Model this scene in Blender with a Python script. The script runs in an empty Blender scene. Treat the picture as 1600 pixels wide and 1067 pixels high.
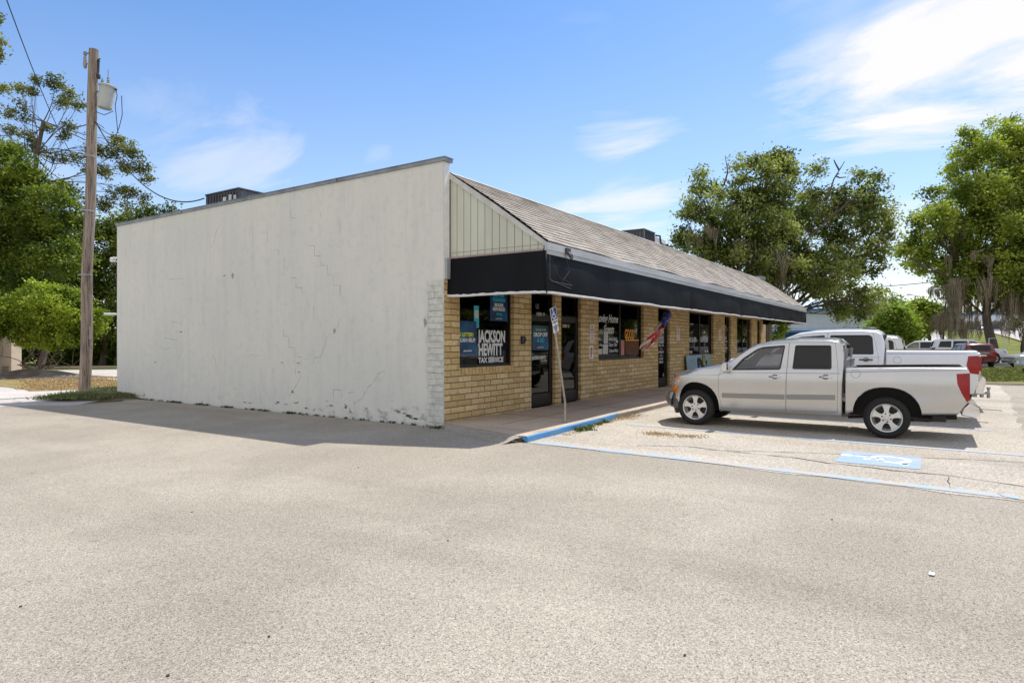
import bpy, bmesh, math, random
import numpy as np
from mathutils import Vector, Matrix
R = math.radians
S = bpy.context.scene
COL = S.collection
random.seed(7)

# ------------------------------------------------------------------ camera
TH = R(33.3)
VW = Vector((math.cos(TH), math.sin(TH), 0)); RT = Vector((math.sin(TH), -math.cos(TH), 0)); UP = Vector((0, 0, 1))
CAM = Vector((-9.384, -7.708, 1.6)); HZ = 535.0; FX = 1000.0
cd = bpy.data.cameras.new('camera'); cam = bpy.data.objects.new('camera', cd); COL.objects.link(cam)
cam.location = CAM; cam.rotation_euler = (R(90), 0, TH - R(90))
cd.sensor_width = 36; cd.lens = 36 * FX / 1600; cd.shift_y = 1.5 / 1600; cd.clip_end = 3000
S.camera = cam

# ------------------------------------------------------------------ sky and sun
SUN = Vector((0.556, -0.09, 1.0)).normalized()
el = math.asin(SUN.z); az = math.atan2(SUN.x, SUN.y)
ld = bpy.data.lights.new('sun', 'SUN'); ld.energy = 4.0; ld.angle = R(0.5); ld.color = (1, 0.955, 0.89)
lo = bpy.data.objects.new('sun', ld); COL.objects.link(lo); lo.rotation_euler = (-SUN).to_track_quat('-Z', 'Y').to_euler()
W = bpy.data.worlds.new('World'); S.world = W; W.use_nodes = True
nt = W.node_tree; nt.nodes.clear()
S.view_settings.view_transform = 'Standard'; S.view_settings.look = 'None'
S.view_settings.exposure = 0.35; S.view_settings.gamma = 1; S.view_settings.use_curve_mapping = False


class NB:
    """small node helper"""
    def __init__(s, tree): s.t = tree
    def n(s, kind, **kw):
        nd = s.t.nodes.new(kind)
        for k, v in kw.items():
            if k.startswith('i_'):
                key = k[2:]; key = int(key) if key.isdigit() else key
                s.put(nd.inputs[key], v)
            else: setattr(nd, k, v)
        return nd
    def put(s, inp, v):
        if isinstance(v, bpy.types.NodeSocket): s.t.links.new(v, inp)
        else:
            if isinstance(v, (tuple, list)) and len(v) == 3 and inp.type == 'RGBA': v = (*v, 1)
            inp.default_value = v
    def math(s, op, a, b=None, c=None, clamp=False):
        nd = s.t.nodes.new('ShaderNodeMath'); nd.operation = op; nd.use_clamp = clamp
        s.put(nd.inputs[0], a)
        if b is not None: s.put(nd.inputs[1], b)
        if c is not None: s.put(nd.inputs[2], c)
        return nd.outputs[0]
    def vm(s, op, a, b=None):
        nd = s.t.nodes.new('ShaderNodeVectorMath'); nd.operation = op
        s.put(nd.inputs[0], a)
        if b is not None: s.put(nd.inputs[1], b)
        return nd.outputs['Value'] if op in ('DOT_PRODUCT', 'LENGTH', 'DISTANCE') else nd.outputs['Vector']
    def mix(s, f, a, b, mode='MIX'):
        nd = s.t.nodes.new('ShaderNodeMix'); nd.data_type = 'RGBA'; nd.blend_type = mode
        s.put(nd.inputs[0], f); s.put(nd.inputs[6], a); s.put(nd.inputs[7], b)
        return nd.outputs[2]
    def noise(s, vec, scale, detail=3, rough=0.5, dist=0.0):
        nd = s.t.nodes.new('ShaderNodeTexNoise'); nd.inputs['Scale'].default_value = scale
        nd.inputs['Detail'].default_value = detail; nd.inputs['Roughness'].default_value = rough
        nd.inputs['Distortion'].default_value = dist
        s.t.links.new(vec, nd.inputs['Vector']); return nd.outputs['Fac']
    def ramp(s, f, lo, hi, a=0.0, b=1.0):
        nd = s.t.nodes.new('ShaderNodeMapRange'); nd.interpolation_type = 'SMOOTHSTEP'
        s.put(nd.inputs[0], f)
        for i, v in zip((1, 2, 3, 4), (lo, hi, a, b)): nd.inputs[i].default_value = v
        return nd.outputs[0]
    def map(s, vec, scale=(1, 1, 1), rot=(0, 0, 0), loc=(0, 0, 0)):
        nd = s.t.nodes.new('ShaderNodeMapping'); s.t.links.new(vec, nd.inputs[0])
        nd.inputs['Scale'].default_value = scale; nd.inputs['Rotation'].default_value = rot; nd.inputs['Location'].default_value = loc
        return nd.outputs[0]


def pdir(x, y): return (VW + RT * ((x - 800) / FX) + UP * ((HZ - y) / FX)).normalized()

w = NB(nt)
sky = w.n('ShaderNodeTexSky'); sky.sky_type = 'NISHITA'; sky.sun_disc = False
sky.sun_elevation = el; sky.sun_rotation = az; sky.air_density = 1.0; sky.dust_density = 0.6; sky.ozone_density = 2.5
tc = w.n('ShaderNodeTexCoord'); D_ = tc.outputs['Generated']
hs = w.n('ShaderNodeHueSaturation', i_Saturation=1.34, i_Value=1.13, i_Hue=0.503, i_Color=sky.outputs[0])
sep = w.n('ShaderNodeSeparateXYZ'); nt.links.new(D_, sep.inputs[0])
zc = w.math('MAXIMUM', sep.outputs[2], 0.03)
pl = w.n('ShaderNodeCombineXYZ'); nt.links.new(w.math('DIVIDE', sep.outputs[0], w.math('ADD', zc, 0.12)), pl.inputs[0])
nt.links.new(w.math('DIVIDE', sep.outputs[1], w.math('ADD', zc, 0.12)), pl.inputs[1])
pv = w.map(pl.outputs[0], scale=(1, 0.45, 1), rot=(0, 0, R(20)))
n1 = w.noise(pv, 2.0, 8, 0.6, 0.8); n2 = w.noise(pv, 0.55, 3, 0.5, 0.2)
fine = w.ramp(n1, 0.44, 0.72)
masks = None
wv = w.n('ShaderNodeTexNoise', i_Scale=3.0, i_Detail=5, i_Vector=D_).outputs['Color']
DW = w.vm('ADD', D_, w.vm('MULTIPLY', w.vm('SUBTRACT', wv, (0.5, 0.5, 0.5)), (0.22, 0.22, 0.10)))
for (x, y, rad, amp) in [(1520, 60, 0.25, 2.0), (1330, 20, 0.15, 1.3), (1640, 40, 0.25, 2.2), (1430, 100, .12, 1.3), (250, 190, .12, .5), (520, 200, .1, .45), (900, 130, .12, .3), (380, 255, 0.13, .85), (300, 270, .09, .5), (700, 520, 0.22, .75), (580, 240, 0.06, .5), (970, 320, 0.17, 1.2), (1080, 250, .08, .4),
                         (1230, 210, .07, .5), (1150, 110, .09, .3),  (1420, 400, .13, 1.0), (1500, 330, .1, .5), (1130, 130, .07, .3), (80, 260, .09, .55)]:
    d = w.math('ADD', w.vm('DISTANCE', DW, tuple(pdir(x, y))), w.math('MULTIPLY', w.math('SUBTRACT', n1, 0.5), -rad * 1.6))
    m = w.ramp(d, rad, rad * 0.1, 0.0, amp)
    masks = m if masks is None else w.math('MAXIMUM', masks, m)
cl = w.math('MULTIPLY', masks, w.ramp(n1, 0.30, 0.66, 0.28, 0.66), clamp=True)
# broad unseen cloud bank added behind the camera and overhead, whitening the fill light
for (dx, dy, dz, rad) in ((-1.0, -0.15, 0.45, 1.1), (-0.3, -1.0, 0.55, 0.75), (-0.4, -0.2, 1.0, 0.62)):
    dv = Vector((dx, dy, dz)).normalized()
    m = w.math('MULTIPLY', w.ramp(w.vm('DISTANCE', D_, tuple(dv)), rad, rad * 0.35), w.ramp(n1, 0.22, 0.5, 0.55, 1.0))
    cl = w.math('MAXIMUM', cl, m)
wisp = w.math('MULTIPLY', w.ramp(n2, 0.40, 0.7), w.math('MULTIPLY', fine, 0.42))
hor = w.math('ADD', w.ramp(sep.outputs[2], 0.62, 0.0, 0.0, 0.34), w.ramp(sep.outputs[2], 0.22, 0.0, 0.02, 0.36))
cl = w.math('MAXIMUM', w.math('MAXIMUM', cl, wisp), hor)
cc = w.mix(w.math('MULTIPLY', cl, 0.93), hs.outputs[0], (6.3, 6.15, 6.1))
bg = w.n('ShaderNodeBackground'); nt.links.new(cc, bg.inputs[0]); bg.inputs[1].default_value = 0.13
wo = w.n('ShaderNodeOutputWorld'); nt.links.new(bg.outputs[0], wo.inputs[0])

# ------------------------------------------------------------------ geometry helpers
def ray(x, y): return VW + RT * ((x - 800) / FX) + UP * ((HZ - y) / FX)
def on(x, y, axis, val):
    d = ray(x, y); return CAM + d * ((val - CAM[axis]) / d[axis])
def gd(x, y, z=0.0): return on(x, y, 2, z)
def dp(x, y, d): return CAM + ray(x, y) * d
def terrain(x, y):
    t = max(0.0, x - 58); return 6.5 * (1 - math.exp(-t * 0.055 / 6.5 * 1.0)) if t > 0 else 0.0

def tag(o, label=None, cat=None, group=None, kind=None):
    if label: o['label'] = label
    if cat: o['category'] = cat
    if group: o['group'] = group
    if kind: o['kind'] = kind
    return o

def thing(name, label, cat, loc=(0, 0, 0), rz=0.0, group=None):
    o = bpy.data.objects.new(name, None); o.empty_display_size = 0.3; COL.objects.link(o)
    o.location = loc; o.rotation_euler = (0, 0, rz)
    return tag(o, label, cat, group)

def finish(name, me, mats, parent=None, loc=None, smooth=None):
    if not isinstance(mats, (list, tuple)): mats = [mats]
    me.materials.clear()
    for m in mats: me.materials.append(m)
    o = bpy.data.objects.new(name, me); COL.objects.link(o)
    if smooth is not None:
        me.polygons.foreach_set('use_smooth', [True] * len(me.polygons))
        if smooth < 179: me.set_sharp_from_angle(angle=R(smooth))
    if parent is not None: o.parent = parent
    if loc is not None: o.location = loc
    return o

class MB:
    def __init__(s): s.v = []; s.f = []; s.m = []
    def add(s, vs, fs, mi=0):
        b = len(s.v); s.v += [tuple(p) for p in vs]; s.f += [tuple(b + i for i in f) for f in fs]; s.m += [mi] * len(fs)
    def box(s, a, b, mi=0, M=None):
        x0, y0, z0 = a; x1, y1, z1 = b
        vs = [(x, y, z) for x in (x0, x1) for y in (y0, y1) for z in (z0, z1)]
        if M is not None: vs = [M @ Vector(p) for p in vs]
        s.add(vs, [(0, 1, 3, 2), (4, 6, 7, 5), (0, 4, 5, 1), (2, 3, 7, 6), (0, 2, 6, 4), (1, 5, 7, 3)], mi)
    def quad(s, a, b, c, d, mi=0): s.add([a, b, c, d], [(0, 1, 2, 3)], mi)
    def prism(s, poly, fn, h0, h1, mi=0):
        """poly 2D, fn(u,v,h)->xyz"""
        n = len(poly); vs = [fn(u, v, h0) for u, v in poly] + [fn(u, v, h1) for u, v in poly]
        fs = [tuple(range(n))[::-1], tuple(range(n, 2 * n))] + [(i, (i + 1) % n, n + (i + 1) % n, n + i) for i in range(n)]
        s.add(vs, fs, mi)
    def tube(s, pts, r, n=8, mi=0, cap=True):
        pts = [Vector(p) for p in pts]; rs = r if isinstance(r, (list, tuple)) else [r] * len(pts)
        base = len(s.v); prev = None
        for i, p in enumerate(pts):
            t = (pts[min(i + 1, len(pts) - 1)] - pts[max(i - 1, 0)])
            if t.length < 1e-9: t = Vector((0, 0, 1))
            t.normalize()
            if prev is None: a = t.orthogonal().normalized()
            else: a = (prev - t * prev.dot(t)).normalized()
            prev = a; b = t.cross(a)
            for k in range(n):
                an = 2 * math.pi * k / n; s.v.append(tuple(p + (a * math.cos(an) + b * math.sin(an)) * rs[i]))
        for i in range(len(pts) - 1):
            for k in range(n):
                s.f.append((base + i * n + k, base + i * n + (k + 1) % n, base + (i + 1) * n + (k + 1) % n, base + (i + 1) * n + k)); s.m.append(mi)
        if cap:
            s.f.append(tuple(base + k for k in range(n))[::-1]); s.m.append(mi)
            e = base + (len(pts) - 1) * n; s.f.append(tuple(e + k for k in range(n))); s.m.append(mi)
    def lathe(s, prof, fn, n=32, mi=0, close=False):
        """prof (r,h); fn(x,y,h)->xyz"""
        base = len(s.v); m = len(prof)
        for r, h in prof:
            for k in range(n):
                a = 2 * math.pi * k / n; s.v.append(tuple(fn(r * math.cos(a), r * math.sin(a), h)))
        for i in range(m if close else m - 1):
            j = (i + 1) % m
            for k in range(n):
                s.f.append((base + i * n + k, base + i * n + (k + 1) % n, base + j * n + (k + 1) % n, base + j * n + k)); s.m.append(mi)
    def mesh(s, name):
        me = bpy.data.meshes.new(name); me.from_pydata(s.v, [], s.f)
        me.polygons.foreach_set('material_index', s.m); me.update(); return me
    def build(s, name, mats, parent=None, loc=None, smooth=None):
        me = s.mesh(name); o = finish(name, me, mats, parent, loc, smooth)
        me.polygons.foreach_set('material_index', s.m)
        return o

# ------------------------------------------------------------------ materials
def mat(name, color, rough=0.6, metal=0.0, coat=0.0, spec=None, var=0.0, vscale=3.0, bump=0.0, bscale=40.0, emis=None, stretch=(1, 1, 1), vc=None):
    m = bpy.data.materials.new(name); m.use_nodes = True; t = m.node_tree; k = NB(t)
    p = t.nodes['Principled BSDF']; p.inputs['Roughness'].default_value = rough; p.inputs['Metallic'].default_value = metal
    p.inputs['Coat Weight'].default_value = coat
    if spec is not None: p.inputs['Specular IOR Level'].default_value = spec
    co = k.n('ShaderNodeTexCoord').outputs['Object']
    nz = k.noise(k.map(co, scale=stretch), vscale, 4, 0.6)
    c2 = vc if vc else tuple(c * (1 - var) for c in color)
    k.put(p.inputs['Base Color'], k.mix(k.ramp(nz, 0.35, 0.68), color, c2))
    if bump:
        b = k.n('ShaderNodeBump', i_Strength=bump, i_Distance=0.01); t.links.new(k.noise(co, bscale, 4, 0.6), b.inputs['Height'])
        t.links.new(b.outputs[0], p.inputs['Normal'])
    if emis: k.put(p.inputs['Emission Color'], emis[0]); p.inputs['Emission Strength'].default_value = emis[1]
    return m

def glass_mat(name, tint, alpha, ior=1.5, rough=0.02):
    """tinted pane: mirror reflection by fresnel over a partly see-through tint"""
    m = bpy.data.materials.new(name); m.use_nodes = True; t = m.node_tree; t.nodes.clear(); k = NB(t)
    fr = k.n('ShaderNodeFresnel', i_IOR=ior); gl = k.n('ShaderNodeBsdfGlossy', i_Roughness=rough, i_Color=(1, 1, 1))
    tr = k.n('ShaderNodeBsdfTransparent', i_Color=(alpha, alpha, alpha)); df = k.n('ShaderNodeBsdfDiffuse', i_Color=tint)
    mx = k.n('ShaderNodeMixShader'); mx.inputs[0].default_value = 0.12
    t.links.new(tr.outputs[0], mx.inputs[1]); t.links.new(df.outputs[0], mx.inputs[2])
    m2 = k.n('ShaderNodeMixShader'); t.links.new(k.math('ADD', fr.outputs[0], 0.01), m2.inputs[0])
    t.links.new(mx.outputs[0], m2.inputs[1]); t.links.new(gl.outputs[0], m2.inputs[2])
    o = k.n('ShaderNodeOutputMaterial'); t.links.new(m2.outputs[0], o.inputs[0]); return m

def ground_mat(name, a, b, stain, speck=1.0, agg=90.0, patch=0.5, bump=0.5):
    """pale worn asphalt or concrete: stones, broad patches, drips"""
    m = bpy.data.materials.new(name); m.use_nodes = True; t = m.node_tree; k = NB(t); p = t.nodes['Principled BSDF']
    co = k.n('ShaderNodeTexCoord').outputs['Object']
    v = k.n('ShaderNodeTexVoronoi'); v.inputs['Scale'].default_value = agg; t.links.new(co, v.inputs['Vector'])
    g = k.n('ShaderNodeSeparateColor'); t.links.new(v.outputs['Color'], g.inputs[0])
    stone = k.ramp(g.outputs[0], 0.0, 1.0)
    fine = k.noise(co, agg * 1.6, 2, 0.7)
    med = k.noise(co, agg * 0.33, 3, 0.7)
    big = k.noise(co, 0.45, 5, 0.62, 0.4); str_ = k.noise(k.map(co, scale=(0.9, 0.16, 1), rot=(0, 0, R(28))), 0.8, 4, 0.6)
    c = k.mix(k.ramp(big, 0.38, 0.66), a, b)
    c = k.mix(k.math('MULTIPLY', k.ramp(str_, 0.5, 0.72), patch), c, stain)
    mul = k.math('ADD', 1.0, k.math('MULTIPLY', k.math('SUBTRACT', stone, 0.45), 0.62 * speck))
    mul = k.math('MULTIPLY', mul, k.ramp(med, 0.3, 0.7, 1 - 0.12 * speck, 1 + 0.10 * speck))
    mul = k.math('MULTIPLY', mul, k.ramp(fine, 0.34, 0.50, 1 - 0.50 * speck, 1.12))
    gr = k.n('ShaderNodeTexVoronoi'); gr.inputs['Scale'].default_value = agg * 0.42; t.links.new(co, gr.inputs['Vector']); gs_ = k.n('ShaderNodeSeparateColor'); t.links.new(gr.outputs['Color'], gs_.inputs[0])
    pit = k.math('MULTIPLY', k.ramp(gs_.outputs[1], 0.80, 0.86), k.ramp(gr.outputs['Distance'], 0.42, 0.2))
    mul = k.math('MULTIPLY', mul, k.math('SUBTRACT', 1.0, k.math('MULTIPLY', pit, 0.62 * speck)))
    wide = k.noise(k.map(co, scale=(0.35, 1.0, 1), rot=(0, 0, R(-30))), 0.22, 4, 0.55, 1.2)
    mul = k.math('MULTIPLY', mul, k.ramp(wide, 0.33, 0.66, 0.93, 1.06))
    scuff = k.noise(k.map(co, scale=(0.5, 1.6, 1), rot=(0, 0, R(20))), 2.3, 5, 0.6, 0.6)
    mul = k.math('MULTIPLY', mul, k.ramp(scuff, 0.68, 0.76, 1.0, 1.16))
    # a few dark spots
    sp = k.noise(co, 7.0, 2, 0.5); mul = k.math('MULTIPLY', mul, k.ramp(sp, 0.26, 0.32, 0.8, 1.0))
    cc = k.n('ShaderNodeCombineXYZ')
    for i in range(3): t.links.new(mul, cc.inputs[i])
    k.put(p.inputs['Base Color'], k.mix(1.0, c, cc.outputs[0], 'MULTIPLY'))
    p.inputs['Roughness'].default_value = 0.9; p.inputs['Specular IOR Level'].default_value = 0.25
    bb = k.n('ShaderNodeBump', i_Strength=bump, i_Distance=0.006)
    t.links.new(k.math('ADD', v.outputs['Distance'], k.math('MULTIPLY', med, 1.2)), bb.inputs['Height']); t.links.new(bb.outputs[0], p.inputs['Normal'])
    return m

def grass_mat(name, a, b, c3, scale=1.2):
    m = bpy.data.materials.new(name); m.use_nodes = True; t = m.node_tree; k = NB(t); p = t.nodes['Principled BSDF']
    co = k.n('ShaderNodeTexCoord').outputs['Object']
    c = k.mix(k.ramp(k.noise(co, scale, 5, 0.65), 0.4, 0.62), a, b)
    c = k.mix(k.ramp(k.noise(co, 30, 3, 0.7), 0.45, 0.7), c, c3)
    k.put(p.inputs['Base Color'], c); p.inputs['Roughness'].default_value = 0.95; p.inputs['Specular IOR Level'].default_value = 0.1
    bb = k.n('ShaderNodeBump', i_Strength=0.9, i_Distance=0.04); t.links.new(k.noise(co, 45, 3, 0.7), bb.inputs['Height']); t.links.new(bb.outputs[0], p.inputs['Normal'])
    return m

def brick_mat(name, c1, c2, mortar, bw=0.44, rh=0.118, ms=0.0095, bias=0.0, bump=0.6, dark=(0.2, 0.13, 0.06)):
    m = bpy.data.materials.new(name); m.use_nodes = True; t = m.node_tree; k = NB(t); p = t.nodes['Principled BSDF']
    co = k.n('ShaderNodeTexCoord').outputs['Object']; s = k.n('ShaderNodeSeparateXYZ'); t.links.new(co, s.inputs[0])
    cv = k.n('ShaderNodeCombineXYZ'); t.links.new(k.math('ADD', s.outputs[0], s.outputs[1]), cv.inputs[0]); t.links.new(s.outputs[2], cv.inputs[1])
    wob = k.vm('ADD', cv.outputs[0], k.vm('MULTIPLY', k.vm('SUBTRACT', k.n('ShaderNodeTexNoise', i_Scale=9.0, i_Vector=co).outputs['Color'], (0.5, 0.5, 0.5)), (0.012, 0.012, 0)))
    b = k.n('ShaderNodeTexBrick'); t.links.new(wob, b.inputs['Vector'])
    for q, v in (('Color1', (*c1, 1)), ('Color2', (*c2, 1)), ('Mortar', (*mortar, 1)), ('Scale', 1.0), ('Mortar Size', ms), ('Mortar Smooth', 0.3), ('Bias', bias), ('Brick Width', bw), ('Row Height', rh)): b.inputs[q].default_value = v
    c = k.mix(k.ramp(k.noise(co, 14, 5, 0.7), 0.35, 0.75, 0.0, 0.55), b.outputs['Color'], dark)
    c = k.mix(k.ramp(k.noise(k.map(co, scale=(1, 1, 1.8)), 1.3, 4, 0.6), 0.55, 0.75, 0.0, 0.4), c, dark)
    k.put(p.inputs['Base Color'], c); p.inputs['Roughness'].default_value = 0.9
    h = k.math('ADD', k.math('MULTIPLY', b.outputs['Fac'], -1.3), k.math('MULTIPLY', k.noise(co, 22, 4, 0.7), 1.0))
    bb = k.n('ShaderNodeBump', i_Strength=bump, i_Distance=0.02); t.links.new(h, bb.inputs['Height']); t.links.new(bb.outputs[0], p.inputs['Normal'])
    return m

def leaf_mat(name, c1, c2, trans=0.35):
    m = bpy.data.materials.new(name); m.use_nodes = True; t = m.node_tree; t.nodes.clear(); k = NB(t)
    at = k.n('ShaderNodeAttribute'); at.attribute_name = 'tint'
    c = k.mix(k.ramp(at.outputs['Fac'], 0.15, 0.9), c1, c2)
    p = k.n('ShaderNodeBsdfPrincipled', i_Roughness=0.55); k.put(p.inputs['Base Color'], c); p.inputs['Specular IOR Level'].default_value = 0.3
    tr = k.n('ShaderNodeBsdfTranslucent'); k.put(tr.inputs[0], k.mix(1.0, c, (1.1, 1.25, 0.55), 'MULTIPLY'))
    mx = k.n('ShaderNodeMixShader'); mx.inputs[0].default_value = trans
    t.links.new(p.outputs[0], mx.inputs[1]); t.links.new(tr.outputs[0], mx.inputs[2])
    o = k.n('ShaderNodeOutputMaterial'); t.links.new(mx.outputs[0], o.inputs[0]); return m

M = {}
M['asphalt'] = ground_mat('pale_asphalt', (0.310, 0.275, 0.220), (0.365, 0.326, 0.263), (0.262, 0.231, 0.184), speck=1.0, agg=135, patch=0.65)
M['apron'] = ground_mat('worn_apron', (0.44, 0.395, 0.325), (0.385, 0.345, 0.285), (0.29, 0.245, 0.19), speck=0.7, agg=60, patch=0.45)
M['walk'] = ground_mat('walkway_concrete', (0.45, 0.355, 0.265), (0.53, 0.42, 0.315), (0.31, 0.235, 0.17), speck=0.35, agg=60, patch=0.7)
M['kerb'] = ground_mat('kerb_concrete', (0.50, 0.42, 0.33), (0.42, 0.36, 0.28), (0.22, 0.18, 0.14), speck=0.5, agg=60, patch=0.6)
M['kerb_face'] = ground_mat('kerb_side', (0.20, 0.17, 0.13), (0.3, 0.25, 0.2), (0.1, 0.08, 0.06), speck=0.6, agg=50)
M['drive'] = ground_mat('driveway_concrete', (0.50, 0.46, 0.42), (0.44, 0.40, 0.36), (0.33, 0.30, 0.27), speck=0.4, agg=50)
M['grass'] = grass_mat('grass', (0.14, 0.165, 0.03), (0.22, 0.225, 0.065), (0.10, 0.12, 0.03), 0.5)
M['drygrass'] = grass_mat('dry_grass', (0.34, 0.25, 0.11), (0.20, 0.18, 0.06), (0.40, 0.30, 0.15), 1.5)
M['mulch'] = grass_mat('mulch', (0.16, 0.12, 0.09), (0.27, 0.24, 0.19), (0.08, 0.06, 0.045), 1.5)
M['road'] = ground_mat('road_pale', (0.40, 0.37, 0.35), (0.43, 0.40, 0.38), (0.3, 0.28, 0.26), speck=0.2, agg=20)
M['brick'] = brick_mat('tan_brick', (0.58, 0.40, 0.17), (0.82, 0.62, 0.33), (0.14, 0.095, 0.05), dark=(0.27, 0.175, 0.08))
M['soldier'] = brick_mat('tan_soldier_brick', (0.64, 0.42, 0.165), (0.80, 0.58, 0.28), (0.21, 0.145, 0.075), bw=0.118, rh=5.0)
M['black'] = mat('black_frame', (0.018, 0.015, 0.013), 0.35, var=0.3)
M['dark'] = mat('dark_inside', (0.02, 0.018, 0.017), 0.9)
M['coping'] = mat('grey_metal_coping', (0.33, 0.345, 0.36), 0.5, 0.4, var=0.35, vscale=2)
M['siding'] = mat('pale_green_siding', (0.60, 0.60, 0.49), 0.6, var=0.12, vscale=1.5, stretch=(1, 1, .3))
M['fascia'] = mat('grey_white_fascia', (0.50, 0.51, 0.52), 0.5, var=0.18, vscale=2.0, stretch=(.5, 1, 3))
M['pink'] = mat('pinkish_trim', (0.42, 0.30, 0.27), 0.6, var=0.2)
M['white'] = mat('white_paint', (0.78, 0.77, 0.75), 0.5, var=0.12, vscale=6)
M['offwhite'] = mat('off_white', (0.62, 0.60, 0.56), 0.6, var=0.2, vscale=4)
M['fabric'] = mat('black_awning_fabric', (0.006, 0.006, 0.007), 0.6, spec=0.12, var=-0.8, vscale=1.2, bump=0.25, bscale=3, stretch=(1, 1, .35))
M['greybox'] = mat('grey_box', (0.36, 0.38, 0.39), 0.5, var=0.1)
M['acdark'] = mat('ac_casing', (0.075, 0.075, 0.08), 0.5, 0.2, var=0.3, vscale=4)
M['aclight'] = mat('ac_casing_side', (0.13, 0.125, 0.13), 0.5, 0.2, var=0.3, vscale=4)
M['glass'] = glass_mat('shop_glass', (0.012, 0.012, 0.014), 0.30, ior=1.24)
M['carglass'] = glass_mat('car_glass', (0.02, 0.024, 0.026), 0.80, ior=1.6)
M['tintglass'] = glass_mat('tinted_car_glass', (0.012, 0.012, 0.013), 0.12, ior=1.4)
M['crack'] = mat('crack_filler', (0.075, 0.06, 0.045), 0.95, var=0.4, vscale=20)
M['wallcrack'] = mat('wall_crack', (0.36, 0.355, 0.34), 0.95, var=0.5, vscale=6)
M['bluepaint'] = None

def paint_mat(name, c, under, wear, scale=14.0):
    m = bpy.data.materials.new(name); m.use_nodes = True; t = m.node_tree; k = NB(t); p = t.nodes['Principled BSDF']
    co = k.n('ShaderNodeTexCoord').outputs['Object']
    f = k.math('ADD', k.math('MULTIPLY', k.noise(co, scale, 5, 0.75), 0.6), k.math('MULTIPLY', k.noise(co, 1.6, 3, 0.6), 0.4))
    k.put(p.inputs['Base Color'], k.mix(k.ramp(f, wear - 0.06, wear + 0.06), c, under)); p.inputs['Roughness'].default_value = 0.8
    bb = k.n('ShaderNodeBump', i_Strength=0.4, i_Distance=0.006); t.links.new(k.noise(co, 70, 3, 0.7), bb.inputs['Height']); t.links.new(bb.outputs[0], p.inputs['Normal'])
    return m
M['blueline'] = paint_mat('faded_pale_blue_paint', (0.31, 0.42, 0.54), (0.44, 0.40, 0.335), 0.51, 7)
M['bluekerb'] = paint_mat('blue_kerb_paint', (0.075, 0.26, 0.52), (0.20, 0.25, 0.28), 0.57)
M['bluebox'] = paint_mat('light_blue_paint', (0.27, 0.385, 0.52), (0.42, 0.40, 0.36), 0.55, 22)
M['whitebox'] = paint_mat('white_symbol_paint', (0.64, 0.67, 0.69), (0.36, 0.44, 0.53), 0.57, 22)

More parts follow.
